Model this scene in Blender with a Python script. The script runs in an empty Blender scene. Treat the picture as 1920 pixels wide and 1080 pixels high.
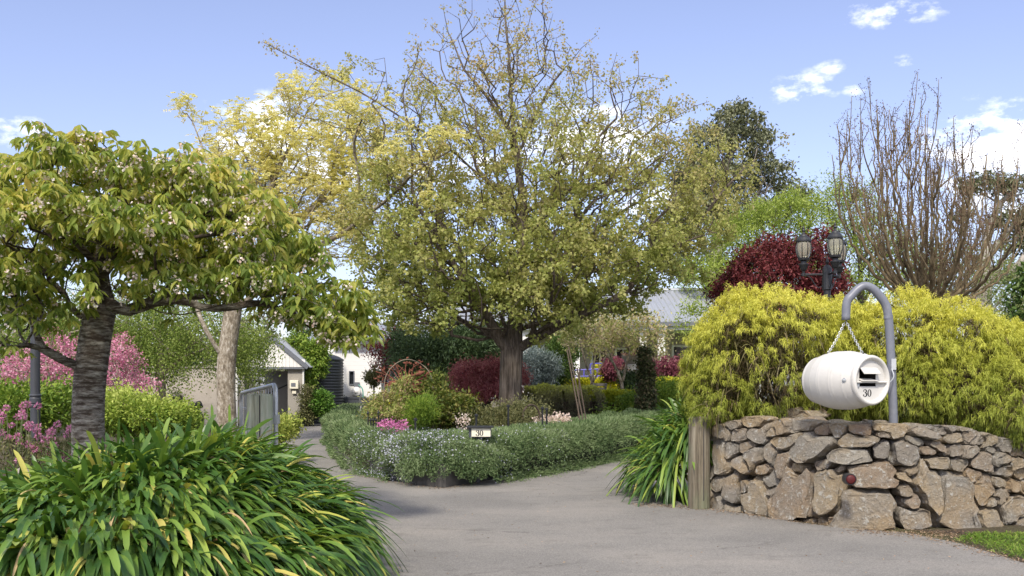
import bpy, math, random
import numpy as np
from mathutils import Vector, Matrix
from mathutils.geometry import tessellate_polygon

# ---------------------------------------------------------------- camera, sky, sun, exposure
FPX = 1867.0      # focal length in pixels of the 1920 px wide photograph (35 mm lens)
EYE = 1.4         # camera height
HOR = 720.0       # row of the horizon

scene = bpy.context.scene
cam_d = bpy.data.cameras.new('camera')
cam = bpy.data.objects.new('camera', cam_d)
scene.collection.objects.link(cam)
cam.location = (0, 0, EYE)
cam.rotation_euler = (math.radians(90), 0, 0)
cam_d.lens = 35.0; cam_d.sensor_width = 36.0
cam_d.shift_y = 180.0 / 1920.0
cam_d.clip_start = 0.1; cam_d.clip_end = 3000.0
scene.camera = cam

scene.view_settings.view_transform = 'Standard'
scene.view_settings.look = 'None'
scene.view_settings.exposure = 0.62
scene.view_settings.gamma = 1.0
scene.render.film_transparent = False
scene.cycles.max_bounces = 8
scene.cycles.transparent_max_bounces = 8
scene.cycles.diffuse_bounces = 4
scene.cycles.use_denoising = True

SUN_EL = math.radians(47.0)
SUN_AZ = math.radians(192.0)   # compass bearing the light comes from; the camera looks to bearing 0 (+Y), so the sun is behind and a bit left
def lin(r, g, b):
    f = lambda c: (c/255.0/12.92) if c/255.0 <= 0.04045 else ((c/255.0+0.055)/1.055)**2.4
    return (f(r), f(g), f(b), 1.0)

world = bpy.data.worlds.new('World'); scene.world = world
world.use_nodes = True
wt = world.node_tree; wt.nodes.clear()
def wn(t, **k):
    n = wt.nodes.new(t)
    for a, v in k.items(): setattr(n, a, v)
    return n
sky = wn('ShaderNodeTexSky', sky_type='NISHITA', sun_disc=False)
sky.sun_elevation = SUN_EL; sky.sun_rotation = SUN_AZ
sky.air_density = 1.0; sky.dust_density = 1.2; sky.ozone_density = 2.0
tc = wn('ShaderNodeTexCoord')
def wmath(op, a, b=None, clamp=False):
    n = wn('ShaderNodeMath', operation=op, use_clamp=clamp)
    for i, v in enumerate((a, b)):
        if v is None: continue
        if hasattr(v, 'links'): wt.links.new(v, n.inputs[i])
        else: n.inputs[i].default_value = v
    return n.outputs[0]
sep = wn('ShaderNodeSeparateXYZ'); wt.links.new(tc.outputs['Generated'], sep.inputs[0])
az = wmath('ARCTAN2', sep.outputs[0], sep.outputs[1])
hyp = wmath('SQRT', wmath('ADD', wmath('MULTIPLY', sep.outputs[0], sep.outputs[0]), wmath('MULTIPLY', sep.outputs[1], sep.outputs[1])))
el = wmath('ARCTAN2', sep.outputs[2], hyp)
comb = wn('ShaderNodeCombineXYZ')
wt.links.new(az, comb.inputs[0]); wt.links.new(wmath('MULTIPLY', el, 1.9), comb.inputs[1])
n1 = wn('ShaderNodeTexNoise'); n1.inputs['Scale'].default_value = 22.0; n1.inputs['Detail'].default_value = 9.0; n1.inputs['Roughness'].default_value = 0.62
wt.links.new(comb.outputs[0], n1.inputs['Vector'])
# clouds, seen or added for fill: bearing, elevation, half width, half height (radians), density
CL = [(21.0,19.3,2.4,0.75,.75),(16.3,15.9,1.7,0.75,.85),(17.8,16.8,.9,.4,.55),(27.4,12.0,4.4,1.9,1.35),(-27.6,12.8,3.0,.8,.8),
      (4.6,13.7,3.8,1.6,1.3),(-3.4,12.2,4.0,1.0,.8),(-12.8,13.4,3.3,2.0,1.35),(-9.6,12.2,3.0,1.4,1.0),(-14.5,15.2,2.0,.5,.6),(19.0,15.7,.7,.4,.6),
      (40,18,6,3,1.2),(-44,17,7,3,1.2),(60,12,9,3,1.2),(-70,20,9,4,1.3),(110,35,35,14,1.6),(-110,35,35,14,1.6),(180,35,45,18,1.7),(150,62,60,12,1.6),(-150,62,60,12,1.6),(60,55,25,9,1.4),(-65,55,25,9,1.4),(21.5,16.8,.6,.35,.6),  # wide banks beside, behind and overhead are unseen, added as fill light
      (29,9.5,5.0,1.5,1.0),(9,10.5,3.5,1.2,.8),(-20,10,4,1.2,.8)]
tot = None
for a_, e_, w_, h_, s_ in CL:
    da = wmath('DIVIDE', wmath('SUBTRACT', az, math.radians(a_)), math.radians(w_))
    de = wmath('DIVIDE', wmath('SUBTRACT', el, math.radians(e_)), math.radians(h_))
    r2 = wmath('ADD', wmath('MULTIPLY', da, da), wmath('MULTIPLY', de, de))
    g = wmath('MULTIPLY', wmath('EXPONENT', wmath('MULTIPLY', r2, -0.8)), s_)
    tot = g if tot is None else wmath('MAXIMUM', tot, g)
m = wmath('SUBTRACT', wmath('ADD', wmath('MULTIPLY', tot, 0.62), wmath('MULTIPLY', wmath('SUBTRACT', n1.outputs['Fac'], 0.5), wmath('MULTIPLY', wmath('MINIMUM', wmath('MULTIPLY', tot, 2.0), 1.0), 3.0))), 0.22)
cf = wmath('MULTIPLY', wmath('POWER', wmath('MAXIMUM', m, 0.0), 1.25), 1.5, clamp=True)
hs = wn('ShaderNodeHueSaturation'); hs.inputs['Saturation'].default_value = 0.82; hs.inputs['Value'].default_value = 1.0
wt.links.new(sky.outputs[0], hs.inputs['Color'])
tint = wn('ShaderNodeMixRGB', blend_type='MULTIPLY'); tint.inputs[0].default_value = 1.0
tint.inputs[2].default_value = (1.20, 1.13, 1.31, 1)
wt.links.new(hs.outputs[0], tint.inputs[1])
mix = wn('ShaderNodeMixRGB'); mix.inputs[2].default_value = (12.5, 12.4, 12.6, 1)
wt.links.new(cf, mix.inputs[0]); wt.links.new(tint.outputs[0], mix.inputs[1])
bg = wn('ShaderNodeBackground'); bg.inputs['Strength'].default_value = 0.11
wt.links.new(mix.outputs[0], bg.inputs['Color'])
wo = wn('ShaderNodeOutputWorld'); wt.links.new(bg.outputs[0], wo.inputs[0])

sl = bpy.data.lights.new('sun', 'SUN'); so = bpy.data.objects.new('sun', sl); scene.collection.objects.link(so)
sl.energy = 2.85; sl.angle = math.radians(7.0); sl.color = (1.0, 0.92, 0.79)
sd = Vector((math.sin(SUN_AZ)*math.cos(SUN_EL), math.cos(SUN_AZ)*math.cos(SUN_EL), math.sin(SUN_EL)))
so.rotation_euler = sd.to_track_quat('Z', 'Y').to_euler()

# ---------------------------------------------------------------- helpers
R = np.random.default_rng(11)
random.seed(5)
C = scene.collection.objects
def P(px, py, d): return np.array([(px-960)/FPX*d, d, EYE-(py-HOR)/FPX*d])
def G(px, d, z=0.0): return np.array([(px-960)/FPX*d, d, z])

def thing(name, label, cat, loc=(0, 0, 0), group=None, kind=None):
    o = bpy.data.objects.new(name, None); C.link(o)
    o.empty_display_size = 0.1
    o.location = [float(v) for v in loc]
    o['label'] = label; o['category'] = cat
    if group: o['group'] = group
    if kind: o['kind'] = kind
    return o
def npmesh(name, V, faces):
    """faces: list of int arrays (m,k)"""
    V = np.asarray(V, dtype=np.float32)
    me = bpy.data.meshes.new(name)
    faces = [np.asarray(f, dtype=np.int32) for f in faces if len(f)]
    me.vertices.add(len(V)); me.vertices.foreach_set('co', V.ravel())
    nl = sum(f.size for f in faces); nf = sum(len(f) for f in faces)
    me.loops.add(nl); me.polygons.add(nf)
    me.loops.foreach_set('vertex_index', np.concatenate([f.ravel() for f in faces]))
    tot = np.concatenate([np.full(len(f), f.shape[1], dtype=np.int32) for f in faces])
    st = np.concatenate([[0], np.cumsum(tot)[:-1]]).astype(np.int32)
    me.polygons.foreach_set('loop_start', st)
    me.polygons.foreach_set('loop_total', tot)
    me.update(calc_edges=True)
    return me
def obj(name, geo, mat, parent=None, smooth=False, label=None, cat=None, group=None, kind=None):
    V, faces = geo
    V = np.asarray(V, dtype=float)
    if parent is not None: V = V - np.array(world_loc(parent))
    me = npmesh(name, V, faces)
    me.polygons.foreach_set('use_smooth', np.full(len(me.polygons), bool(smooth)))
    for m_ in (mat if isinstance(mat, (list, tuple)) else [mat]): me.materials.append(m_)
    o = bpy.data.objects.new(name, me); C.link(o)
    if parent is not None: o.parent = parent
    if label: o['label'] = label
    if cat: o['category'] = cat
    if group: o['group'] = group
    if kind: o['kind'] = kind
    return o
def world_loc(o):
    l = Vector(o.location)
    while o.parent is not None:
        o = o.parent; l = l + Vector(o.location)
    return l
def merge(geos):
    Vs, Fs, n = [], {}, 0
    for V, faces in geos:
        V = np.asarray(V, dtype=float)
        Vs.append(V)
        for f in faces:
            f = np.asarray(f)
            if len(f): Fs.setdefault(f.shape[1], []).append(f+n)
        n += len(V)
    return np.concatenate(Vs), [np.concatenate(v) for v in Fs.values()]
def unit(v):
    v = np.asarray(v, dtype=float)
    return v/np.maximum(np.linalg.norm(v, axis=-1, keepdims=True), 1e-9)
def randdir(n): return unit(R.normal(size=(n, 3)))

def box(x0, x1, y0, y1, z0, z1, bev=0.0):
    if bev <= 0:
        V = [(x, y, z) for x in (x0, x1) for y in (y0, y1) for z in (z0, z1)]
        return np.array(V, float), [np.array([(0,1,3,2),(4,6,7,5),(0,4,5,1),(2,3,7,6),(0,2,6,4),(1,5,7,3)])]
    import bmesh
    bm = bmesh.new(); bmesh.ops.create_cube(bm, size=1)
    for v in bm.verts: v.co = Vector(((x0+x1)/2+v.co.x*(x1-x0), (y0+y1)/2+v.co.y*(y1-y0), (z0+z1)/2+v.co.z*(z1-z0)))
    bmesh.ops.bevel(bm, geom=bm.edges[:], offset=bev, segments=2, profile=0.5, affect='EDGES')
    g = frombm(bm); bm.free(); return g
def frombm(bm):
    bm.verts.index_update()
    V = np.array([v.co[:] for v in bm.verts]); F = {}
    for f in bm.faces: F.setdefault(len(f.verts), []).append([v.index for v in f.verts])
    return V, [np.array(v) for v in F.values()]
def rot_about(geo, c, axis, ang):
    V, F = geo; M = np.array(Matrix.Rotation(ang, 3, axis)); c = np.asarray(c)
    return (V-c) @ M.T + c, F
def obox(c, ax, ay, az_, sx, sy, sz, bev=0.0):
    """box centred at c with axes ax, ay, az_"""
    V, F = box(-sx/2, sx/2, -sy/2, sy/2, -sz/2, sz/2, bev)
    M = np.array([unit(ax), unit(ay), unit(az_)])
    return V @ M + np.asarray(c), F
def bar(a, b, w, h, up=(0, 0, 1)):
    a = np.asarray(a, float); b = np.asarray(b, float); t = unit(b-a)
    s = np.cross(t, up)
    if np.linalg.norm(s) < 1e-4: s = np.cross(t, (1, 0, 0))
    s = unit(s); u = np.cross(s, t)
    return obox((a+b)/2, t, s, u, np.linalg.norm(b-a), w, h)
def tube(pts, r, k=8, cap=True):
    pts = np.asarray(pts, float); n = len(pts)
    r = np.full(n, r, float) if np.isscalar(r) else np.asarray(r, float)
    t = np.empty_like(pts); t[1:-1] = pts[2:]-pts[:-2]; t[0] = pts[1]-pts[0]; t[-1] = pts[-1]-pts[-2]
    t = unit(t)
    ref = np.array([1, 0, 0.]) if abs(t[0, 0]) < .8 else np.array([0, 1., 0])
    S = np.empty_like(pts)
    for i in range(n):
        ref = ref - t[i]*np.dot(ref, t[i]); ref = ref/max(np.linalg.norm(ref), 1e-9); S[i] = ref
    U = np.cross(t, S)
    a = np.linspace(0, 2*np.pi, k, endpoint=False)
    V = (pts[:, None] + r[:, None, None]*(np.cos(a)[None, :, None]*S[:, None]+np.sin(a)[None, :, None]*U[:, None])).reshape(-1, 3)
    i = np.arange(n-1)[:, None]*k; j = np.arange(k)[None]; j2 = (j+1) % k
    F = np.stack([i+j, i+j2, i+k+j2, i+k+j], -1).reshape(-1, 4)
    out = [F]
    if cap and k > 2: out.append(np.array([np.arange(k)[::-1], (n-1)*k+np.arange(k)]))
    return V, out
def curve(pts, n=24):
    """Catmull-Rom through points"""
    p = np.asarray(pts, float); p = np.vstack([2*p[0]-p[1], p, 2*p[-1]-p[-2]])
    out = []; m = len(p)-3
    for i in range(m):
        for t in np.linspace(0, 1, n//m+1, endpoint=(i == m-1)):
            a, b, c, d = p[i:i+4]
            out.append(.5*((2*b)+(-a+c)*t+(2*a-5*b+4*c-d)*t*t+(-a+3*b-3*c+d)*t**3))
    return np.array(out)
def lathe(prof, o=(0, 0, 0), axis=(0, 0, 1), k=32):
    """prof: list of (radius, distance along axis)"""
    axis = unit(axis); ref = np.array([0, 0, 1.]) if abs(axis[2]) < .9 else np.array([1., 0, 0])
    S = unit(np.cross(ref, axis)); U = np.cross(axis, S)
    a = np.linspace(0, 2*np.pi, k, endpoint=False)
    V = []
    for r, h in prof:
        r = max(r, 1e-4)
        V.append(np.asarray(o)+axis*h+r*(np.cos(a)[:, None]*S+np.sin(a)[:, None]*U))
    V = np.concatenate(V); n = len(prof)
    i = np.arange(n-1)[:, None]*k; j = np.arange(k)[None]; j2 = (j+1) % k
    return V, [np.stack([i+j, i+j2, i+k+j2, i+k+j], -1).reshape(-1, 4)]
def sheet(poly, z):
    poly = [Vector((float(p[0]), float(p[1]), 0)) for p in poly]
    t = tessellate_polygon([poly])
    V = np.array([(p.x, p.y, z) for p in poly]); F = np.array(t)
    a, b, c = V[F[:, 0]], V[F[:, 1]], V[F[:, 2]]
    flip = np.cross(b-a, c-a)[:, 2] < 0
    F[flip] = F[flip][:, ::-1]
    return V, [F]
def prism(poly, z0, z1):
    V0, F = sheet(poly, z1); n = len(V0)
    V1 = V0.copy(); V1[:, 2] = z0
    i = np.arange(n); j = (i+1) % n
    return np.concatenate([V0, V1]), [F[0], np.stack([i, j, j+n, i+n], -1)]

# ---------------------------------------------------------------- materials
MATS = {}
class NT:
    def __init__(s, name):
        s.m = bpy.data.materials.new(name); s.m.use_nodes = True; s.t = s.m.node_tree; s.t.nodes.clear()
        s.out = s.t.nodes.new('ShaderNodeOutputMaterial')
    def n(s, typ, ins=None, **k):
        nd = s.t.nodes.new(typ)
        for a, v in k.items(): setattr(nd, a, v)
        for a, v in (ins or {}).items():
            if hasattr(v, 'links') and not isinstance(v, bpy.types.Node): s.t.links.new(v, nd.inputs[a])
            else: nd.inputs[a].default_value = v
        return nd
    def noise(s, vec, scale, detail=4, rough=.6, sc=None):
        if sc is not None:
            mp = s.n('ShaderNodeMapping', {'Vector': vec, 'Scale': sc}); vec = mp.outputs[0]
        return s.n('ShaderNodeTexNoise', {'Vector': vec, 'Scale': scale, 'Detail': detail, 'Roughness': rough}).outputs['Fac']
    def ramp(s, fac, stops, interp='LINEAR'):
        r = s.n('ShaderNodeValToRGB', {'Fac': fac}); cr = r.color_ramp; cr.interpolation = interp
        while len(cr.elements) < len(stops): cr.elements.new(0.5)
        for e, (p, c) in zip(cr.elements, stops): e.position = p; e.color = (c[0], c[1], c[2], 1)
        return r.outputs[0]
    def mixc(s, f, a, b, mode='MIX'):
        nd = s.n('ShaderNodeMixRGB', blend_type=mode)
        for i, v in enumerate((f, a, b)):
            if hasattr(v, 'links'): s.t.links.new(v, nd.inputs[i])
            else: nd.inputs[i].default_value = v if i == 0 or len(v) == 4 else (*v, 1)
        return nd.outputs[0]
    def mth(s, op, a, b=0.0, clamp=False):
        nd = s.n('ShaderNodeMath', operation=op, use_clamp=clamp)
        for i, v in enumerate((a, b)):
            if hasattr(v, 'links'): s.t.links.new(v, nd.inputs[i])
            else: nd.inputs[i].default_value = v
        return nd.outputs[0]
    def bump(s, h, dist, strength=1.0):
        return s.n('ShaderNodeBump', {'Height': h, 'Distance': dist, 'Strength': strength}).outputs[0]
    def finish(s, col, rough=.6, normal=None, metal=0.0, spec=.5, coat=0.0):
        b = s.n('ShaderNodeBsdfPrincipled')
        for k_, v in (('Base Color', col), ('Roughness', rough), ('Metallic', metal), ('Specular IOR Level', spec), ('Coat Weight', coat), ('Normal', normal)):
            if v is None: continue
            if hasattr(v, 'links'): s.t.links.new(v, b.inputs[k_])
            else: b.inputs[k_].default_value = v if not isinstance(v, tuple) or len(v) == 4 else (*v, 1)
        s.t.links.new(b.outputs[0], s.out.inputs[0]); return s.m
def geo_obj(t): return t.n('ShaderNodeTexCoord').outputs['Object']
def leafmat(name, cols, trans=.3, nscale=.9, nmix=.5, rough=.5, spec=.25, zr=None):
    """cols: ramp of leaf colours (albedo); chosen per leaf at random, pushed by a large noise; zr=(z0,z1,w) shifts along the ramp with height of growth"""
    t = NT(name)
    geo = t.n('ShaderNodeNewGeometry')
    pos = geo.outputs['Position']
    rnd = geo.outputs['Random Per Island']
    nz = t.noise(pos, nscale, 3, .5)
    nz = t.mth('ADD', t.mth('MULTIPLY', t.mth('SUBTRACT', nz, .5), 2.2), .5)
    f = t.mth('ADD', t.mth('MULTIPLY', rnd, 1-nmix), t.mth('MULTIPLY', nz, nmix))
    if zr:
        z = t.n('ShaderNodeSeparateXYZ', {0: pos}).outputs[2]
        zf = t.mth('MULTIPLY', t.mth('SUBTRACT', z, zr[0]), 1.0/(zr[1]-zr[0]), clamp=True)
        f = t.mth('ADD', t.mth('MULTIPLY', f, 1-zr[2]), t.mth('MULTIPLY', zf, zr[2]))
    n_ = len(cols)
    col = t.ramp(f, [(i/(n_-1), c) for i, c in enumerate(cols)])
    b = t.n('ShaderNodeBsdfPrincipled', {'Base Color': col, 'Roughness': rough, 'Specular IOR Level': spec})
    tr = t.n('ShaderNodeBsdfTranslucent', {'Color': t.mixc(1.0, col, (1.15, 1.18, .85), 'MULTIPLY')})
    mx = t.n('ShaderNodeMixShader', {0: trans}); t.t.links.new(b.outputs[0], mx.inputs[1]); t.t.links.new(tr.outputs[0], mx.inputs[2])
    t.t.links.new(mx.outputs[0], t.out.inputs[0])
    return t.m
def plain(name, col, rough=.5, metal=0.0, var=.12, scale=6, bump=0.0, bscale=40, spec=.5, dirt=None):
    t = NT(name); v = geo_obj(t)
    n_ = t.noise(v, scale, 5, .65)
    c = t.mixc(n_, tuple(x*(1-var) for x in col[:3]), tuple(min(1, x*(1+var)) for x in col[:3]))
    if dirt:
        d = t.ramp(t.noise(v, scale*.6, 6, .7), [(.5, (0, 0, 0)), (.72, (1, 1, 1))])
        c = t.mixc(t.mth('MULTIPLY', d, dirt[3]), c, dirt[:3])
    nm = t.bump(t.noise(v, bscale, 4, .6), bump) if bump else None
    r_ = t.mth('ADD', t.mth('MULTIPLY', n_, .25), rough-.12)
    return t.finish(c, r_, nm, metal, spec)
def barkmat(name, c1, c2, c3, sc=(1, 1, .12), scale=14, dist=.03, lich=None):
    t = NT(name); v = geo_obj(t)
    a = t.noise(v, scale, 6, .7, sc); b = t.noise(v, 2.2, 3, .5)
    f = t.mth('ADD', t.mth('MULTIPLY', a, .75), t.mth('MULTIPLY', b, .25))
    c = t.ramp(f, [(.36, c1), (.5, c2), (.66, c3)])
    if lich:
        l = t.ramp(t.noise(v, 9, 5, .7), [(.56, (0, 0, 0)), (.66, (1, 1, 1))])
        c = t.mixc(t.mth('MULTIPLY', l, lich[3]), c, lich[:3])
    return t.finish(c, .9, t.bump(a, dist), spec=.2)

# ---------------------------------------------------------------- leaves, strands
T_KITE = (np.array([(0,0,0),(.42,.5,.10),(1,0,-.06),(.42,-.5,.10)], float), np.array([(0,2,1),(0,3,2)]))
T_LEAF = (np.array([(0,0,0),(.25,.40,.07),(.6,.42,.03),(1,0,-.22),(.6,-.42,.03),(.25,-.40,.07),(.5,0,-.05)], float),
          np.array([(0,6,1),(1,6,2),(2,6,3),(3,6,4),(4,6,5),(5,6,0)]))
T_NEED = (np.array([(0,-.5,0),(0,.5,0),(1,0,0)], float), np.array([(0,1,2)]))
T_LOBE = (np.array([(0,0,0),(.1,.45,.05),(.38,.22,0),(.6,.5,.04),(.66,.14,0),(1,0,-.08),(.66,-.14,0),(.6,-.5,.04),(.38,-.22,0),(.1,-.45,.05)], float),
          np.array([(0,1,2),(2,3,4),(4,5,6),(6,7,8),(8,9,0),(0,2,8),(2,4,6),(2,6,8)]))
def leaves(pos, dr, L, W, tmpl=T_KITE, roll=None):
    n = len(pos); dr = unit(dr)
    nrm = np.tile(np.array([0, 0, 1.]), (n, 1)) + R.normal(size=(n, 3))*(.55 if roll is None else roll)
    side = unit(np.cross(dr, nrm)); up = np.cross(side, dr)
    L = np.broadcast_to(L, (n,))[:, None, None]; W = np.broadcast_to(W, (n,))[:, None, None]
    tv, tf = tmpl
    V = pos[:, None] + L*(tv[None, :, 0:1]*dr[:, None]) + W*(tv[None, :, 1:2]*side[:, None]) + L*(tv[None, :, 2:3]*up[:, None])
    F = (np.arange(n)[:, None, None]*len(tv) + tf[None])
    return V.reshape(-1, 3), [F.reshape(-1, tf.shape[1])]
def strands(pos, dr, L, W, droop, seg=5, fold=0.0, prof='grass'):
    """curved strips: p(t)=pos+dr*L*t - z*droop*L*t^2 ; W width"""
    n = len(pos); dr = unit(dr)
    L = np.broadcast_to(L, (n,)).astype(float); W = np.broadcast_to(W, (n,)).astype(float); droop = np.broadcast_to(droop, (n,)).astype(float)
    t = np.linspace(0, 1, seg+1)
    side = unit(np.cross(dr, np.array([0, 0, 1.])+R.normal(size=(n, 3))*.25))
    c = pos[:, None] + dr[:, None]*(L[:, None]*t)[..., None]
    c[..., 2] -= droop[:, None]*L[:, None]*t**2
    w = np.interp(t, [0, .2, .6, .9, 1], [.6, .85, 1, .72, .05]) if prof == 'grass' else np.interp(t, [0, 1], [1, .1])
    hw = .5*W[:, None]*w
    if fold > 0:
        V = np.stack([c-side[:, None]*hw[..., None], c - np.array([0, 0, 1.])*(hw*fold)[..., None], c+side[:, None]*hw[..., None]], 2)
        k = 3
    else:
        V = np.stack([c-side[:, None]*hw[..., None], c+side[:, None]*hw[..., None]], 2); k = 2
    base = (np.arange(n)*(seg+1)*k)[:, None, None]
    s = (np.arange(seg)*k)[None, :, None]; q = np.arange(k-1)[None, None]
    F = np.stack([base+s+q, base+s+q+1, base+s+q+1+k, base+s+q+k], -1).reshape(-1, 4)
    return V.reshape(-1, 3), [F]

# ---------------------------------------------------------------- branching
def skeleton(limbs, targets, bf=.35, seg=.25, jit=.12, sag=0.0):
    pos = [np.asarray(limbs[0][0], float)]; par = [-1]; pl = [0.0]
    def addpath(i, pts):
        for p in pts:
            p = np.asarray(p, float); pos.append(p); par.append(i)
            pl.append(pl[i]+np.linalg.norm(p-pos[i])); i = len(pos)-1
        return i
    for li, L in enumerate(limbs):
        L = [np.asarray(p, float) for p in L]
        if li == 0: i = 0
        else:
            A = np.array(pos); i = int(np.argmin(((A-L[0])**2).sum(1)))
        cur = pos[i]; pts = []
        for q in L[1:]:
            m_ = max(1, int(np.linalg.norm(q-cur)/seg)); d = q-cur
            for k in range(1, m_+1):
                pts.append(cur+d*k/m_ + (R.normal(size=3)*jit*seg*.35 if k < m_ else 0))
            cur = q
        # relax
        addpath(i, pts)
    T = np.asarray(targets, float)
    root = pos[0]
    order = np.argsort(((T-root)**2).sum(1)); T = T[order]
    cap = len(T)*30+len(pos)+10
    A = np.zeros((cap, 3)); PL = np.zeros(cap); n = len(pos)
    A[:n] = pos; PL[:n] = pl
    par = par + [0]*(cap-n)
    for q in T:
        dd = np.sqrt(((A[:n]-q)**2).sum(1))
        i = int(np.argmin(dd+bf*PL[:n]))
        d = q-A[i]; ln = dd[i]
        if ln < seg*.4: continue
        m_ = max(1, int(ln/seg)); off = R.normal(size=3)*ln*.10
        start = A[i].copy(); pi = i
        for k in range(1, m_+1):
            if n >= cap-1: break
            f = k/m_
            p = start+d*f+off*math.sin(math.pi*f)+(R.normal(size=3)*jit*seg if k < m_ else 0)
            p[2] -= sag*ln*math.sin(math.pi*f)
            A[n] = p; par[n] = pi; PL[n] = PL[pi]+np.linalg.norm(p-A[pi]); pi = n; n += 1
    return A[:n], np.array(par[:n])
def radii(A, par, Rt, r0, flare=0.0):
    n = len(A); ch = np.zeros(n, int)
    for i in range(1, n): ch[par[i]] += 1
    nt = max(2, int((ch == 0).sum()))
    ex = max(1.5, math.log(nt)/math.log(Rt/r0))
    acc = np.where(ch == 0, r0**ex, 0.0)
    for i in range(n-1, 0, -1): acc[par[i]] += acc[i]
    r = acc**(1/ex); r = np.minimum(r, Rt)
    if flare: r *= 1+flare*np.exp(-(A[:, 2]-A[0, 2])/.25)*(r > Rt*.7)
    return r
def skin(A, par, r, rmin=0.0, kmax=12):
    n = len(A); best = np.full(n, -1)
    for i in range(1, n):
        p = par[i]
        if best[p] < 0 or r[i] > r[best[p]]: best[p] = i
    starts = [0]+[i for i in range(1, n) if best[par[i]] != i]
    geos = []
    for s in starts:
        ids = [s]; rr = []
        while best[ids[-1]] >= 0: ids.append(best[ids[-1]])
        pts = A[ids]; rr = r[ids]
        if s != 0: pts = np.vstack([A[par[s]], pts]); rr = np.concatenate([[rr[0]], rr])
        if len(pts) < 2 or rr.max() < rmin: continue
        rr = rr.copy(); rr[-1] *= .5
        mx = rr.max(); k = 3 if mx < .012 else (4 if mx < .03 else (7 if mx < .08 else kmax))
        if mx > .05 and len(pts) > 3:
            P2 = pts.copy(); P2[1:-1] = .25*pts[:-2]+.5*pts[1:-1]+.25*pts[2:]; pts = P2
        geos.append(tube(pts, rr, k, cap=False))
    return merge(geos)
def blobs(bl, n, shell=0.0):
    """bl: list of (centre3, radii3) ; uniform points in union (approx); shell pushes outward"""
    vol = np.array([b[1][0]*b[1][1]*b[1][2] for b in bl]); cnt = R.multinomial(n, vol/vol.sum()); out = []
    for (c, r), k in zip(bl, cnt):
        u = randdir(k); rad = R.random(k)**(1/3)
        rad = rad*(1-shell)+shell*(.82+.18*R.random(k))
        lump = 1+.13*np.sin(u[:, 0]*5+c[0]*3)+.11*np.sin(u[:, 1]*6+u[:, 2]*7+c[2])
        out.append(np.asarray(c)+u*(rad*lump)[:, None]*np.asarray(r))
    return np.concatenate(out)
def B(px, py, d, rx, ry, rd=None):
    """ellipsoid: centre at photo column/row and distance, half sizes rx, ry given in photo px, depth half size rd in metres"""
    s = d/FPX; return (P(px, py, d), (rx*s, rd if rd else rx*s*.9, ry*s))
def tips(A, par, r, frac):
    """ids of the thin outer nodes"""
    th = np.quantile(r, frac); return np.where(r <= th)[0]
def foliage(centres, n, spread, L, Wr, outward=None, down=0.0, up=0.0, tmpl=T_KITE, var=.35, roll=None):
    ci = R.integers(0, len(centres), n)
    p = centres[ci]+R.normal(size=(n, 3))*spread
    d = randdir(n)
    if outward is not None: d = d+unit(p-np.asarray(outward))*.9
    d[:, 2] += up-down
    Ls = L*(1+var*(R.random(n)*2-1))
    return leaves(p, d, Ls, Ls*Wr, tmpl, roll)
def tree(name, label, cat, base, limbs, bl, nt, Rt, r0, bark, leaf, nl, spread, L, Wr, bf=.35, seg=.25, jit=.15, tipq=.6, shell=.3,
         down=0.0, up=0.0, tmpl=T_KITE, rmin=0.0, group=None, flare=.3, crown_name='crown', roll=None, sag=0.0, zmin=None):
    t = thing(name, label, cat, base, group)
    T = blobs(bl, nt, shell)
    if zmin is not None: T = T[T[:, 2] > zmin]
    A, par = skeleton(limbs, T, bf, seg, jit, sag)
    r = radii(A, par, Rt, r0, flare)
    obj('trunk', skin(A, par, r, rmin), bark, t, smooth=True)
    ids = tips(A, par, r, tipq)
    cen = np.mean([b[0] for b in bl], axis=0)
    if nl:
        g = foliage(A[ids], nl, spread, L, Wr, None, down, up, tmpl, roll=roll)
        obj(crown_name, g, leaf, t)
    return t, A, par, r, ids
def shrub(name, label, cat, bl, leaf, n, L, Wr, clumps=120, cr=.12, up=.3, down=0.0, base=None, twig=None, tmpl=T_KITE, group=None, shell=.6, flowers=None, part='foliage', inner=.25, roll=None, kind=None):
    """dense bush: leaf clumps near the surface of blobs, twigs inside"""
    if base is None:
        c0 = np.mean([b[0] for b in bl], axis=0); zb = min(b[0][2]-b[1][2] for b in bl); base = (c0[0], c0[1], zb)
    t = thing(name, label, cat, base, group, kind)
    cc = blobs(bl, clumps, shell)
    zb = base[2]; cc = cc[cc[:, 2] > zb+.02]
    k1 = int(n*(1-inner))
    cen = np.mean([b[0] for b in bl], axis=0)
    g1 = foliage(cc, k1, cr, L, Wr, cen, down, up, tmpl, roll=roll)
    q = blobs(bl, n-k1, 0.15)
    g2 = leaves(q, randdir(len(q))+np.array([0, 0, up-down]), L, L*Wr, tmpl)
    V, F = merge([g1, g2]); V[:, 2] = np.maximum(V[:, 2], zb-.0)
    obj(part, (V, F), leaf, t)
    if twig is not None:
        sel = cc[R.permutation(len(cc))[:max(12, len(cc)//2)]]
        A, par = skeleton([[np.array(base, float), np.array(base, float)+[0, 0, .08]]], sel, .5, .15, .2)
        obj('stems', skin(A, par, radii(A, par, .03+.012*len(sel)**.3, .004)), twig, t)
    if flowers is not None:
        fm, fn, fl = flowers
        s_ = cc[R.integers(0, len(cc), fn)]+R.normal(size=(fn, 3))*cr*1.1
        s_ = np.repeat(s_, 5, 0)+R.normal(size=(fn*5, 3))*fl*.5
        obj('flowers', leaves(s_, randdir(len(s_)), fl, fl*.8), fm, t)
    return t
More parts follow.
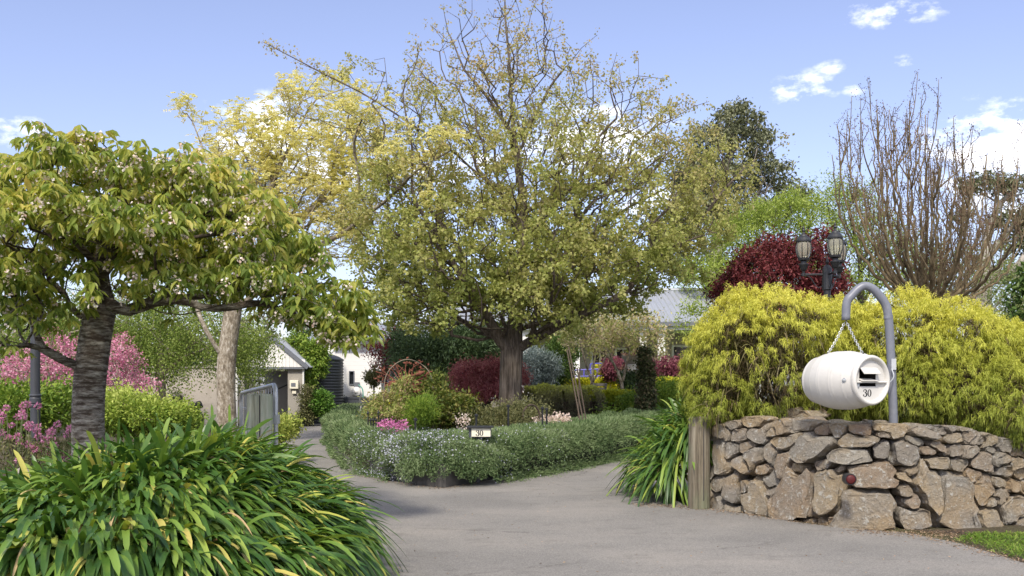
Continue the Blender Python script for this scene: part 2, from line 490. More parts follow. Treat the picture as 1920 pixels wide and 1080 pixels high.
def hedge_geo(path, w, h, n, L, Wr, up=.5, z0=0.0, wob=.08, tmpl=T_KITE, inner=.2, trail=0.0):
    """leaf clumps over a rounded box section swept along path [(x,y)...] ; w,h can be lists"""
    p = np.asarray(path, float); sg = np.linalg.norm(np.diff(p, axis=0), axis=1); s = np.concatenate([[0], np.cumsum(sg)])
    w = np.broadcast_to(w, (len(p),)); h = np.broadcast_to(h, (len(p),))
    u = R.random(n)*s[-1]
    x = np.interp(u, s, p[:, 0]); y = np.interp(u, s, p[:, 1]); ww = np.interp(u, s, w); hh = np.interp(u, s, h)
    i = np.clip(np.searchsorted(s, u)-1, 0, len(sg)-1); tg = unit(np.diff(p, axis=0))[i]; nr = np.stack([-tg[:, 1], tg[:, 0]], 1)
    a = R.random(n)*np.pi*1.25-.125*np.pi             # around the section
    e = .45
    ca, sa = np.cos(a), np.sin(a)
    cx = np.sign(ca)*np.abs(ca)**e; cz = np.sign(sa)*np.abs(sa)**e
    rad = np.where(R.random(n) < inner, .45+.5*R.random(n), .93+.07*R.random(n))
    lump = wob*(np.sin(x*7+y*3)+np.sin(y*6.1+a*4)+np.sin(x*13+a*7)*.7)
    rad = rad*(1+lump)
    off = cx*rad*ww/2; z = z0+np.clip((.25+.75*np.clip(cz, -.3, 1)*rad) if False else np.clip(cz, -.3, 1)*rad, -.3, 2)*hh*.75+hh*.25
    z = np.maximum(z, z0+.02)
    pos = np.stack([x+nr[:, 0]*off, y+nr[:, 1]*off, z], 1)
    d = randdir(n)*.8+np.stack([nr[:, 0]*cx, nr[:, 1]*cx, np.clip(cz, 0, 1)*1.0+up-trail*(np.abs(cx) > .9)], 1)
    Ls = L*(.6+.8*R.random(n))
    return leaves(pos, d, Ls, Ls*Wr, tmpl, 1.0), pos
def inner_hedge(path, w, h, z0=0.0):
    """the twiggy mass inside a hedge"""
    gs = []
    for (a, b) in zip(path[:-1], path[1:]):
        a = np.array([*a, z0+h*.5]); b = np.array([*b, z0+h*.5]); gs.append(bar(a, b, w, h))
    return merge(gs)
# ---------------------------------------------------------------- shared materials
t = NT('asphalt'); v = geo_obj(t)
a1 = t.noise(v, 90, 3, .7); a2 = t.noise(v, .55, 5, .6, (1, 1.3, 1)); a3 = t.noise(v, 260, 2, .6); a4 = t.noise(v, 2.2, 5, .7, (1, 1.5, 1))
c = t.ramp(a1, [(.28, (.085, .082, .076)), (.5, (.21, .20, .183)), (.72, (.38, .36, .325))])
c = t.mixc(t.ramp(a2, [(.38, (0, 0, 0)), (.66, (1, 1, 1))]), c, (.27, .247, .226), 'MIX') if False else t.mixc(.38, c, t.ramp(a2, [(.36, (.135, .13, .122)), (.50, (.215, .203, .184)), (.66, (.31, .282, .245))]))
c = t.mixc(t.mth('MULTIPLY', t.ramp(a4, [(.55, (0, 0, 0)), (.72, (1, 1, 1))]), .5), c, (.12, .112, .10))
vc = t.n('ShaderNodeTexVoronoi', {'Vector': t.n('ShaderNodeMapping', {'Vector': v, 'Scale': (.28, .42, 1)}).outputs[0], 'Scale': 1.0}, feature='DISTANCE_TO_EDGE')
wv_ = t.noise(v, 3.5, 5, .7)
ck = t.mth('ADD', vc.outputs['Distance'], t.mth('MULTIPLY', t.mth('SUBTRACT', wv_, .5), .09))
c = t.mixc(t.mth('MULTIPLY', t.ramp(t.mth('ABSOLUTE', ck), [(.0, (1, 1, 1)), (.006, (0, 0, 0))]), t.mth('MULTIPLY', t.ramp(t.noise(v, .5, 2), [(.5, (0, 0, 0)), (.6, (1, 1, 1))]), .55)), c, (.07, .065, .06))
st = t.noise(v, 1.1, 6, .75, (1, 1.6, 1))
c = t.mixc(t.mth('MULTIPLY', t.ramp(st, [(.60, (0, 0, 0)), (.68, (1, 1, 1))]), .30), c, (.13, .12, .105))
M_ASPH = t.finish(c, .9, t.bump(t.mth('ADD', a1, a3), .004, .7), spec=.25)
t = NT('soil'); v = geo_obj(t)
a1 = t.noise(v, 30, 6, .75); a2 = t.noise(v, 1.5, 4, .6)
c = t.mixc(t.ramp(a2, [(.4, (0, 0, 0)), (.7, (1, 1, 1))]), t.ramp(a1, [(.3, (.03, .022, .016)), (.5, (.085, .062, .045)), (.7, (.19, .14, .10))]), t.ramp(a1, [(.3, (.05, .05, .025)), (.7, (.12, .13, .05))]))
M_SOIL = t.finish(c, .95, t.bump(a1, .03), spec=.2)
t = NT('lawn'); v = geo_obj(t)
a1 = t.noise(v, 40, 6, .75); a2 = t.noise(v, .8, 4, .6)
M_LAWN = t.finish(t.mixc(a2, t.ramp(a1, [(.3, (.03, .06, .012)), (.7, (.13, .20, .04))]), t.ramp(a1, [(.3, (.05, .07, .02)), (.7, (.2, .22, .07))])), .9, t.bump(a1, .03), spec=.2)
M_CONC = plain('concrete', (.30, .27, .24), .85, var=.2, scale=3, bump=.004)
M_BARK_MAPLE = barkmat('furrowed grey bark', (.04, .032, .024), (.13, .105, .082), (.25, .21, .17), (1, 1, .09), 26, .05)
M_BARK_DARK = barkmat('dark branch bark', (.02, .017, .014), (.06, .05, .042), (.15, .13, .11), (1, 1, .4), 20, .02, (.22, .22, .18, .5))
M_BARK_GREY = barkmat('mottled pale bark', (.10, .08, .055), (.27, .23, .17), (.58, .54, .46), (1, 1, .45), 20, .04)
M_TWIG = plain('brown twigs', (.10, .075, .055), .9, var=.3, scale=8)
M_TWIG_RED = plain('reddish bare twigs', (.13, .085, .06), .9, var=.35, scale=4)
t = NT('cherry bark'); v = geo_obj(t)
a1 = t.noise(v, 5.5, 7, .72, (1.1, 1.1, 5.5)); a2 = t.noise(v, 1.3, 4, .6, (1, 1, .8)); a3 = t.noise(v, 22, 5, .7, (.6, .6, 2.0))
z = t.n('ShaderNodeSeparateXYZ', {0: v}).outputs[2]
zz = t.mth('MULTIPLY', t.mth('SUBTRACT', z, 1.25), -.05)     # the peeled silvery bands grow fewer up the stem
f = t.mth('ADD', t.mth('ADD', t.mth('MULTIPLY', a1, .75), t.mth('MULTIPLY', a2, .25)), zz)
c = t.ramp(f, [(.32, (.04, .028, .02)), (.42, (.10, .075, .055)), (.465, (.20, .165, .13)), (.515, (.42, .38, .32)), (.60, (.58, .55, .49))])
c = t.mixc(t.mth('MULTIPLY', t.ramp(a3, [(.42, (0, 0, 0)), (.6, (1, 1, 1))]), .55), c, (.055, .04, .028))
M_BARK_CHERRY = t.finish(c, .75, t.bump(t.mth('ADD', a1, t.mth('MULTIPLY', a3, .5)), .05), spec=.3)
M_BLACK = plain('black painted metal', (.018, .019, .021), .42, var=.3, scale=20)
M_CHAR = plain('charcoal painted metal', (.05, .055, .065), .45, var=.25, scale=12)
M_GALV = plain('galvanised steel', (.50, .52, .53), .45, .6, .2, 9)
M_RUST = plain('rusty iron', (.17, .055, .032), .85, 0.0, .5, 14)
M_POST = None
t = NT('weathered timber'); v = geo_obj(t)
a1 = t.noise(v, 18, 6, .7, (1, 1, .06)); a2 = t.noise(v, 3.0, 5, .6, (1, 1, .5))
c = t.ramp(a1, [(.32, (.06, .05, .036)), (.5, (.165, .14, .10)), (.7, (.28, .25, .19))])
c = t.mixc(t.mth('MULTIPLY', t.ramp(a2, [(.46, (0, 0, 0)), (.66, (1, 1, 1))]), .55), c, (.17, .20, .12))
M_POST = t.finish(c, .9, t.bump(a1, .03), spec=.2)
M_POSTG = None
M_WHITE = plain('white painted boards', (.74, .73, .70), .6, var=.05, scale=2)
M_CREAM = plain('cream painted panel', (.72, .68, .55), .5, var=.04, scale=5)
M_GLASSD = plain('dark window glass', (.02, .023, .028), .08, var=.1, scale=2, spec=.9)

# ---------------------------------------------------------------- ground, driveway, bed
def grid(x0, x1, y0, y1, nx, ny, fz):
    xs = np.linspace(x0, x1, nx); ys = np.linspace(y0, y1, ny); X, Y = np.meshgrid(xs, ys); Z = fz(X, Y)
    V = np.stack([X, Y, Z], -1).reshape(-1, 3); i = np.arange(ny-1)[:, None]*nx; j = np.arange(nx-1)[None]
    return V, [np.stack([i+j, i+j+1, i+j+nx+1, i+j+nx], -1).reshape(-1, 4)]
obj('ground', sheet([(-600, -40), (600, -40), (600, 1200), (-600, 1200)], 0.0), M_SOIL, kind='structure')
drive = [(-1.15, -6), (4.9, -6), (4.45, 5.2), (4.0, 7.7), (3.93, 8.7), (3.72, 9.35), (3.3, 9.6), (2.85, 10.1), (2.25, 11.2), (1.95, 11.9), (1.9, 12.6), (2.6, 13.8), (4.2, 15.6), (7, 18.2), (12, 22), (20, 26),
         (20, 32), (12, 27.2), (6.2, 23.2), (4.1, 21.6), (2.48, 20.0), (.34, 15.75), (-.93, 13.35), (-1.36, 13.8), (-2.22, 15.3), (-4.27, 23.7), (-5.3, 31), (-5.4, 38), (-9.5, 38), (-8.6, 31), (-7.4, 24), (-5.2, 18), (-3.0, 13.6), (-1.6, 9.8), (-1.2, 6)]
obj('driveway', sheet(drive, .004), M_ASPH, kind='structure')
obj('back_lawn', sheet([(-4, 22), (3, 22), (14, 30), (40, 36), (40, 60), (-30, 60), (-30, 39), (-5, 39)], .002), M_LAWN, kind='structure')
bed = [(-.93, 13.5), (.30, 15.85), (2.42, 20.1), (4.0, 21.7), (6.1, 23.4), (9, 26), (3, 28), (-5.1, 37), (-5.15, 31), (-4.1, 23.7), (-2.1, 15.4), (-1.34, 13.9)]
obj('garden_bed_soil', prism(bed, .002, .36), M_SOIL, kind='structure')
# foreground and left garden mounds
def mound(X, Y):
    e = np.clip((-X-1.5)/.8, 0, 1)*np.clip((9.6-Y)/1.3, 0, 1)
    return .40*e*e*(3-2*e)+.03*np.sin(X*7)*np.sin(Y*6)*e+.006
obj('raised_garden_soil', grid(-7.5, -1.5, 2.0, 9.7, 50, 60, mound), M_SOIL, kind='structure')
# ---------------------------------------------------------------- buildings
def corrug(a, b, c_, d_, n=60, amp=.02):
    """corrugated sheet: eave a->b, ridge d_->c_ (corners in order)"""
    a, b, c_, d_ = [np.asarray(q, float) for q in (a, b, c_, d_)]
    nrm = unit(np.cross(b-a, d_-a)); nrm = nrm if nrm[2] > 0 else -nrm
    u = np.linspace(0, 1, n*6+1); h = amp*np.cos(u*n*2*np.pi)
    lo = a+(b-a)*u[:, None]+nrm*h[:, None]; hi = d_+(c_-d_)*u[:, None]+nrm*h[:, None]
    lo2 = lo-nrm*.03; hi2 = hi-nrm*.03; m_ = len(u)
    V = np.concatenate([lo, hi, lo2, hi2]); i = np.arange(m_-1)
    return V, [np.concatenate([np.stack([i, i+1, i+1+m_, i+m_], 1), np.stack([i+2*m_, i+3*m_, i+3*m_+1, i+2*m_+1], 1), np.stack([i, i+2*m_, i+2*m_+1, i+1], 1), np.stack([i+m_, i+m_+1, i+3*m_+1, i+3*m_], 1)])]
M_ROOF = plain('pale corrugated steel', (.33, .35, .375), .5, .2, .10, 1.2, dirt=(.3, .29, .27, .35))
M_WALLC = plain('taupe rendered wall', (.30, .28, .245), .9, var=.12, scale=1.6, bump=.003, dirt=(.17, .155, .13, .5))
M_WALLG = plain('beige rendered wall', (.40, .36, .31), .9, var=.12, scale=1.5, bump=.003, dirt=(.24, .20, .16, .6))
M_GREYP = plain('slate painted trim', (.13, .14, .16), .5, var=.1, scale=6)
M_TANK = plain('dark corrugated tank', (.03, .034, .036), .5, var=.25, scale=5)
M_SHADE = plain('dark interior', (.05, .045, .04), .9, var=.3, scale=3)

# house on the right, far behind the garden
def zat(py, d): return EYE-(py-HOR)/FPX*d
hd = 36.0
h = thing('house', 'long low house with pale corrugated roof and verandah behind the right of the garden', 'house', (4.0, hd, 0))
xl, xr = (800-960)/FPX*hd, (1480-960)/FPX*hd
ez = zat(603, hd)
obj('roof', merge([corrug((xl, hd, ez), (xr, hd, ez), (xr, hd+4.6, ez+1.55), (xl, hd+4.6, ez+1.55), 64, .022)]), M_ROOF, h)
obj('ridge_cap', merge([tube([(xl, hd+4.6, ez+1.57), (xr, hd+4.6, ez+1.57)], .09, 8)]), M_ROOF, h)
obj('gutter', merge([box(xl, xr, hd-.13, hd+.0, ez-.17, ez-.02)]), M_GREYP, h)
obj('fascia', box(xl, xr, hd+.003, hd+.04, ez-.30, ez-.045), M_WHITE, h)
obj('verandah_ceiling', box(xl, xr, hd+.06, hd+2.6, ez-.30, ez-.24), M_WHITE, h)
def wall_with(x0, x1, y, z1, openings, th=.2, z0=0.0):
    gs = []; xs = x0
    for (a, b, za, zb) in sorted(openings):
        gs.append(box(xs, a, y, y+th, z0, z1)); gs.append(box(a, b, y, y+th, zb, z1))
        if za > z0: gs.append(box(a, b, y, y+th, z0, za))
        xs = b
    gs.append(box(xs, x1, y, y+th, z0, z1)); return merge(gs)
def hx(px, d): return (px-960)/FPX*d
wy = hd+2.6
wins = [(hx(1262, wy), hx(1330, wy), zat(705, wy), zat(650, wy)), (hx(1155, wy), hx(1182, wy), .25, zat(655, wy)), (hx(1110, wy), hx(1140, wy), .25, zat(655, wy)), (hx(880, wy), hx(950, wy), .9, 2.6), (hx(1390, wy), hx(1440, wy), .9, 2.6)]
obj('wall', wall_with(xl, xr, wy, ez-.24, wins), M_WALLG, h)
for i, (a, b, za, zb) in enumerate(wins):
    f = obj('window', merge([box(a-.06, a+.03, wy-.03, wy+.05, za-.05, zb+.06), box(b-.03, b+.06, wy-.03, wy+.05, za-.05, zb+.06), box(a+.03, b-.03, wy-.03, wy+.05, zb-.01, zb+.06), box(a+.03, b-.03, wy-.05, wy+.05, za-.06, za+.02), box((a+b)/2-.025, (a+b)/2+.025, wy+.0, wy+.05, za+.02, zb-.01)]), M_WHITE, h)
    obj('pane', box(a+.032, b-.032, wy+.06, wy+.08, za+.022, zb-.012), M_GLASSD, f)
for px in (1240, 1080, 985, 1205, 1420):
    x = hx(px, hd+.3); obj('post', merge([box(x-.13, x+.13, hd+.2, hd+.46, 0, ez-.30), box(x-.17, x+.17, hd+.16, hd+.5, 0, .18)]), M_WHITE, h)

# low shed on the left: rendered wall + gabled entrance shelter
sd_ = 33.0
s = thing('entrance_shelter', 'small gabled entry shelter with pale boards and a taupe pillar beside the driveway', 'shelter', (hx(512, sd_), sd_, 0))
ax = hx(512, sd_); L0 = hx(450, sd_); L1 = hx(574, sd_); zE = zat(688, sd_); zA = zat(636, sd_)
bd = []
nb = 17
for i in range(nb):
    a = L0+.06+(L1-L0-.12)*i/nb; b = L0+.06+(L1-L0-.12)*(i+1)/nb-.007
    f = lambda x: zE+(zA-zE)*(1-abs(x-ax)/((ax-L0) if x < ax else (L1-ax)))-.05
    V = np.array([(a, sd_, zE), (b, sd_, zE), (b, sd_, f(b)), (a, sd_, f(a)), (a, sd_+.04, zE), (b, sd_+.04, zE), (b, sd_+.04, f(b)), (a, sd_+.04, f(a))])
    bd.append((V, [np.array([(0,1,2,3),(4,7,6,5),(0,3,7,4),(1,5,6,2),(3,2,6,7),(0,4,5,1)])]))
bd.append(box(L0+.05, L1-.05, sd_+.043, sd_+.07, zE, zE+.001+.25))
obj('gable', merge(bd), M_WHITE, s)
obj('rake_trim', merge([bar((L0-.06, sd_-.03, zE-.03), (ax, sd_-.03, zA+.02), .07, .12), bar((ax, sd_-.03, zA+.02), (L1+.06, sd_-.03, zE-.03), .07, .12)]), M_GREYP, s)
obj('beam', box(L0, L1+.04, sd_-.02, sd_+.1, zE-.07, zE-.003), M_GREYP, s)
obj('roof', merge([corrug((L0-.1, sd_, zE), (L0-.1, sd_+3.2, zE), (ax, sd_+3.2, zA+.05), (ax, sd_, zA+.05), 20, .02), corrug((L1+.1, sd_, zE), (L1+.1, sd_+3.2, zE), (ax, sd_+3.2, zA+.05), (ax, sd_, zA+.05), 20, .02)]), M_ROOF, s)
pa, pb = hx(538, sd_), hx(566, sd_)
obj('pillar', box(pa, pb, sd_+.12, sd_+.7, 0, zE-.07), M_WALLC, s)
obj('corner_trim', box(pb+.002, pb+.045, sd_+.08, sd_+.16, 0, zE-.07), M_WHITE, s)
obj('left_pillar', box(L0-.0, L0+.10, sd_+.12, sd_+.5, 0, zE-.07), M_WALLC, s)
obj('back_wall', box(L0+.1, pb, sd_+2.9, sd_+3.1, 0, zE-.1), M_WALLC, s)
obj('stair_rail', tube([(L0+.2, sd_+2.4, 1.0), (pa+.02, sd_+2.4, 1.62)], .025, 6), M_BLACK, s)
mx0, mx1 = hx(543, sd_), hx(559, sd_)
mb = obj('meter_box', box(mx0, mx1, sd_-.02, sd_+.118, zat(729, sd_), zat(713, sd_), .01), M_CREAM, s)
obj('meter_window', box(mx0+.05, mx1-.08, sd_-.026, sd_-.021, zat(725, sd_), zat(718, sd_)), M_GREYP, mb)
obj('switch_box', box(mx0+.07, mx1-.08, sd_+.04, sd_+.118, zat(738, sd_), zat(733, sd_)), M_CREAM, s)
w = thing('garden_wall', 'beige rendered garden wall running left from the entry shelter behind the pale trunk', 'wall', (hx(370, sd_), sd_, 0))
obj('wall_face', box(hx(200, sd_), hx(441, sd_), sd_+.1, sd_+.35, 0, zat(690, sd_)), M_WALLG, w)
obj('coping', box(hx(200, sd_)-.02, hx(441, sd_)+.002, sd_+.06, sd_+.39, zat(690, sd_)+.002, zat(687, sd_)+.01), M_CONC, w)
obj('downpipe', tube([(hx(443, sd_), sd_+.05, 0), (hx(443, sd_), sd_+.05, zat(686, sd_))], .04, 8), M_WHITE, w)

# house on the left: white weatherboards
h2 = thing('weatherboard_house', 'white weatherboard house end with hose reel at the end of the left drive', 'house', (hx(660, 38), 38, 0))
def boards(x0, x1, y, z0, z1, th=.18, step=.16, gap=None):
    if gap is None: return box(x0, x1, y, y+th, z0, z1)
    return merge([box(x0, gap[0], y, y+th, z0, z1), box(gap[1], x1, y, y+th, z0, z1), box(gap[0], gap[1], y, y+th, z0, gap[2]), box(gap[0], gap[1], y, y+th, gap[3], z1)])
t = NT('white weatherboards'); v = geo_obj(t); z = t.n('ShaderNodeSeparateXYZ', {0: v}).outputs[2]
fr_ = t.mth('FRACT', t.mth('DIVIDE', z, .16)); n_ = t.noise(v, 1.5, 4, .6)
c = t.mixc(n_, (.70, .69, .66), (.78, .77, .74)); c = t.mixc(t.mth('MULTIPLY', t.mth('LESS_THAN', fr_, .07), .35), c, (.35, .34, .32))
M_BOARDS = t.finish(c, .6, t.bump(fr_, .004), spec=.3)
wd = 37.0
ztop = zat(640, wd)
g = (hx(656, wd), hx(663, wd), zat(720, wd), zat(697, wd))
obj('wall', boards(hx(638, wd), hx(712, wd), wd, 0, ztop, gap=g), M_BOARDS, h2)
f = obj('window', merge([box(g[0]-.03, g[0], wd-.05, wd+.1, g[2], g[3]), box(g[1], g[1]+.03, wd-.05, wd+.1, g[2], g[3]), box(g[0]-.03, g[1]+.03, wd-.05, wd+.1, g[3], g[3]+.03), box(g[0]-.03, g[1]+.03, wd-.05, wd+.1, g[2]-.03, g[2])]), M_GREYP, h2)
obj('pane', box(g[0]+.002, g[1]-.002, wd+.04, wd+.06, g[2], g[3]), M_GLASSD, f)
obj('corner_board', box(hx(712, wd)+.002, hx(712, wd)+.06, wd-.04, wd+.1, 0, ztop), M_WHITE, h2)
# receding side wall, further back
V1 = boards(hx(560, 42), hx(640, 42), 42.0, 0, zat(640, 42), gap=(hx(582, 42), hx(594, 42), zat(662, 42), zat(645, 42)))
obj('rear_wall', V1, M_BOARDS, h2)
f = obj('window', merge([box(hx(582, 42)-.05, hx(582, 42), 41.94, 42.08, zat(662, 42), zat(645, 42)), box(hx(594, 42), hx(594, 42)+.05, 41.94, 42.08, zat(662, 42), zat(645, 42)), box(hx(582, 42)-.05, hx(594, 42)+.05, 41.94, 42.08, zat(645, 42), zat(645, 42)+.05), box(hx(582, 42)-.05, hx(594, 42)+.05, 41.94, 42.08, zat(662, 42)-.05, zat(662, 42))]), M_GREYP, h2)
obj('pane', box(hx(582, 42)+.002, hx(594, 42)-.002, 42.03, 42.06, zat(662, 42), zat(645, 42)), M_GLASSD, f)
obj('side_wall', box(hx(638, wd)-.2, hx(638, wd)-.003, wd, 42.0, 0, ztop), M_WHITE, h2)
rz = ztop+.02
obj('roof', merge([corrug((hx(560, 36.5), 36.82, rz+.02), (hx(800, 36.5), 36.82, rz+.02), (hx(800, 36.5), 42.5, rz+1.0), (hx(610, 36.5), 42.5, rz+1.0), 30, .02)]), M_ROOF, h2)
obj('gutter', box(hx(560, 36.4), hx(800, 36.4), 36.68, 36.80, rz-.12, rz), M_GREYP, h2)
obj('soffit', box(hx(562, 36.5), hx(798, 36.5), 36.81, 36.99, rz-.1, rz-.05), M_WHITE, h2)
gw = boards(hx(714, wd)+.06, hx(800, wd), wd+.06, 0, ztop, step=.42)
obj('slate_cladding', gw, plain('slate blue cladding', (.075, .085, .115), .6, var=.12, scale=3), h2)

# water tank
tk = thing('water_tank', 'round black corrugated water tank against the white weatherboard house', 'water tank', (hx(598, 35.5), 35.5, 0))
pr = []; zt = zat(676, 35.5); n_ = 22
for i in range(n_*4+1):
    pr.append((.86+.018*math.cos(i*math.pi/2), zt*i/(n_*4)))
obj('tank_body', lathe(pr, (hx(598, 35.5), 35.5, 0), k=48), M_TANK, tk, smooth=True)
pr = [(.88, 0), (.89, .03), (.7, .14), (.3, .28), (.12, .31), (.12, .36), (0, .36)]
obj('tank_lid', lathe(pr, (hx(598, 35.5), 35.5, zt), k=48), M_TANK, tk)
obj('inlet_pipe', tube([(hx(616, 35.5), 35.2, zt+.1), (hx(622, 35.5), 35.6, zt+.35), (hx(628, 36), 36.2, rz-.1)], .05, 8), M_WHITE, tk)
# hose reel, bins
hp = np.array([hx(668, 36.8), 36.8, zat(734, 36.8)])
hr = thing('hose_reel', 'white round hose reel with green hose fixed on the weatherboard wall', 'hose reel', tuple(hp))
obj('reel', lathe([(0, -.13), (.06, -.13), (.07, -.10), (.15, -.09), (.17, -.07), (.17, .06), (.14, .09), (0, .09)], hp, (0, 1, 0), 28), M_WHITE, hr, smooth=True)
obj('bracket', box(hp[0]-.10, hp[0]+.10, 36.9, 36.975, hp[2]-.16, hp[2]+.34), M_GREYP, hr)
M_HOSE = plain('green hose', (.10, .32, .25), .5)
hs_ = curve([hp+[.1, -.12, .25], hp+[.26, -.15, .05], hp+[.25, -.15, -.5], hp+[.10, -.2, -.95], hp+[-.25, -.5, -1.22], hp+[-.5, -.6, -hp[2]+.03], hp+[-.9, -.7, -hp[2]+.03]], 40)
obj('hose', tube(hs_, .022, 6), M_HOSE, hr)
obj('nozzle', tube([hp+[-.02, -.2, -.3], hp+[-.02, -.2, -.75]], .02, 6), M_HOSE, hr)
def bin_(x, y, w_, hh, nm, lab, cat, mat, taper=.82):
    t_ = thing(nm, lab, cat, (x, y, 0))
    V, F = box(-w_/2, w_/2, -w_/2, w_/2, 0, hh, .015); k_ = taper+(1-taper)*V[:, 2]/hh; V = V*np.stack([k_, k_, np.ones_like(k_)], 1)+[x, y, .006]
    obj('tub', (V, F), mat, t_)
    obj('rim', merge([box(x-w_/2-.02, x+w_/2+.02, y-w_/2-.02, y-w_/2+.02, hh-.05, hh+.012), box(x-w_/2-.02, x+w_/2+.02, y+w_/2-.02, y+w_/2+.02, hh-.05, hh+.012), box(x-w_/2-.02, x-w_/2+.02, y-w_/2+.022, y+w_/2-.022, hh-.05, hh+.012), box(x+w_/2-.02, x+w_/2+.02, y-w_/2+.022, y+w_/2-.022, hh-.05, hh+.012)]), mat, t_)
    return t_
bin_(hx(661, 36.2), 36.2, .55, .92, 'planter_tub', 'tall dark tapered tub below the hose reel', 'tub', M_CHAR)
bin_(hx(696, 34.5), 34.5, .62, .92, 'planter_tub', 'dark square planter tub holding small plants right of the hose reel', 'tub', M_CHAR, .9)
bin_(hx(634, 36.0), 36.0, .42, .5, 'storage_tub', 'low slate blue tub beside the round green bush', 'tub', plain('slate blue plastic', (.10, .12, .16), .6), .97)
# letter of small things on the beige wall
for (px, py, lab, m_) in ((297, 748, 'white bowl pot resting on a bracket of the beige wall', M_WHITE), (329, 748, 'dark wire basket pot with trailing plant on the beige wall', M_BLACK)):
    c0 = P(px, py, sd_-.05); t_ = thing('wall_pot', lab, 'pot', tuple(c0))
    obj('bowl', lathe([(.06, -.12), (.13, -.08), (.19, .05), (.21, .12), (.17, .12), (.1, .0)], c0, k=20), m_, t_, smooth=True)
    obj('bracket', bar(c0+[0, .2, -.06], c0+[0, .0, -.11], .03, .03), M_BLACK, t_)
    obj('plant', leaves(c0+[0, 0, .12]+R.normal(size=(90, 3))*[.12, .1, .06], randdir(90)+[0, 0, .6], .09, .04), leafmat('pot plant '+str(px), [(.03, .06, .015), (.09, .13, .04)]), t_)
# dark seahorse-like garden ornament
oc = P(370, 800, 31.5); oc[2] = 0
zz_ = lambda py: zat(py, 31.5)
t_ = thing('garden_ornament', 'dark curved neck ornament standing against the beige wall', 'ornament', tuple(oc))
pts = [(oc[0]-.05, 31.5, .0), (oc[0]+.02, 31.5, .35), (oc[0]-.10, 31.5, .6), (oc[0]-.13, 31.5, .72), (oc[0]-.02, 31.5, zz_(762)), (oc[0]+.04, 31.5, zz_(757)), (oc[0]+.16, 31.5, zz_(764))]
obj('figure', tube(curve(pts, 30), np.interp(np.linspace(0, 1, len(curve(pts, 30))), [0, .2, .5, .75, .88, 1], [.20, .17, .10, .09, .10, .04]), 10), M_BLACK, t_, smooth=True)
obj('crest', leaves(np.array(pts[4])+R.normal(size=(120, 3))*.06, randdir(120)+[-.6, 0, .6], .11, .03, T_NEED), M_BLACK, t_)
# ---------------------------------------------------------------- foreground agapanthus
def agapanthus(name, label, cx, cy, roots, nper, Lr, Wd, mat, deadmat, base, dead=.05, lift=.7, group=None):
    t = thing(name, label, 'plant', base, group)
    n = len(roots)*nper
    ri = np.repeat(np.arange(len(roots)), nper)
    p = roots[ri]+R.normal(size=(n, 3))*[.035, .035, .01]
    a = R.random(n)*2*np.pi; e = .2+R.random(n)**.75*1.25
    d = np.stack([np.cos(a)*np.cos(e), np.sin(a)*np.cos(e), np.sin(e)], 1)
    rd_ = np.stack([roots[ri][:, 0]-cx, roots[ri][:, 1]-cy, np.zeros(n)], 1); out = unit(rd_+1e-6)
    edge = np.clip(np.linalg.norm((roots[ri]-[cx, cy, 0])[:, :2]/[1.7, 1.3], axis=1), 0, 1)
    d[:, :2] *= (1-.45*edge)[:, None]; d += out*edge[:, None]*.95; d[:, 2] = np.abs(d[:, 2])*(1-.35*edge)+.15
    L_ = Lr*(.62+.5*R.random(n)); dr = (.5+R.random(n)*.95)*(1.25-unit(d)[:, 2]*.6)
    W_ = Wd*(.75+.45*R.random(n))
    dd = R.random(n) < dead
    obj('leaves', strands(p[~dd], d[~dd], L_[~dd], W_[~dd], dr[~dd], 9, .35), mat, t, smooth=True)
    if dd.any():
        obj('withered_leaves', strands(p[dd], d[dd], L_[dd]*.95, W_[dd]*.6, dr[dd]*1.35, 9, .8), deadmat, t, smooth=True)
    return t
t = NT('strap leaf'); geo = t.n('ShaderNodeNewGeometry'); rnd = geo.outputs['Random Per Island']
col = t.ramp(rnd, [(0, (.03, .08, .018)), (.35, (.055, .125, .022)), (.65, (.10, .19, .03)), (.84, (.19, .30, .05)), (.95, (.30, .38, .07)), (.965, (.48, .48, .10)), (1, (.55, .46, .13))])
nz = t.noise(geo.outputs['Position'], 9, 3, .6)
col = t.mixc(t.mth('MULTIPLY', t.ramp(nz, [(.5, (0, 0, 0)), (.75, (1, 1, 1))]), .35), col, (.24, .33, .07))
b = t.n('ShaderNodeBsdfPrincipled', {'Base Color': col, 'Roughness': .38, 'Specular IOR Level': .45})
tr = t.n('ShaderNodeBsdfTranslucent', {'Color': t.mixc(1.0, col, (1.3, 1.25, .6), 'MULTIPLY')})
mx = t.n('ShaderNodeMixShader', {0: .24}); t.t.links.new(b.outputs[0], mx.inputs[1]); t.t.links.new(tr.outputs[0], mx.inputs[2]); t.t.links.new(mx.outputs[0], t.out.inputs[0])
M_STRAP = t.m
M_DEAD = leafmat('withered strap leaf', [(.30, .15, .06), (.42, .29, .14), (.5, .40, .22), (.5, .42, .12)], .15, 3, .3)
roots = []
for _ in range(4000):
    x = -5.6+R.random()*4.9; y = 5.0+R.random()*3.6
    # outline of the planting in plan
    xr_ = -1.22-.30*max(0, y-6.7)-.55*max(0, 6.4-y)
    if x > xr_ or y > 8.5-.12*(x+3.5)**2: continue
    z = float(mound(np.array(x), np.array(y)))+.11+.30*math.exp(-((x+2.0)/.9)**2-((y-7.2)/1.2)**2)+.10*math.exp(-((x+1.5)/.5)**2)-.15*min(1, max(0, -x-2.9))
    q = np.array([x, y, z])
    if all((q[0]-k[0])**2+(q[1]-k[1])**2 > .135**2 for k in roots): roots.append(q)
roots = np.array(roots)
agapanthus('agapanthus', 'huge strappy agapanthus clump filling the left foreground', -2.9, 7.3, roots, 40, .70, .037, M_STRAP, M_DEAD, (-3.2, 6.8, 0), .05)

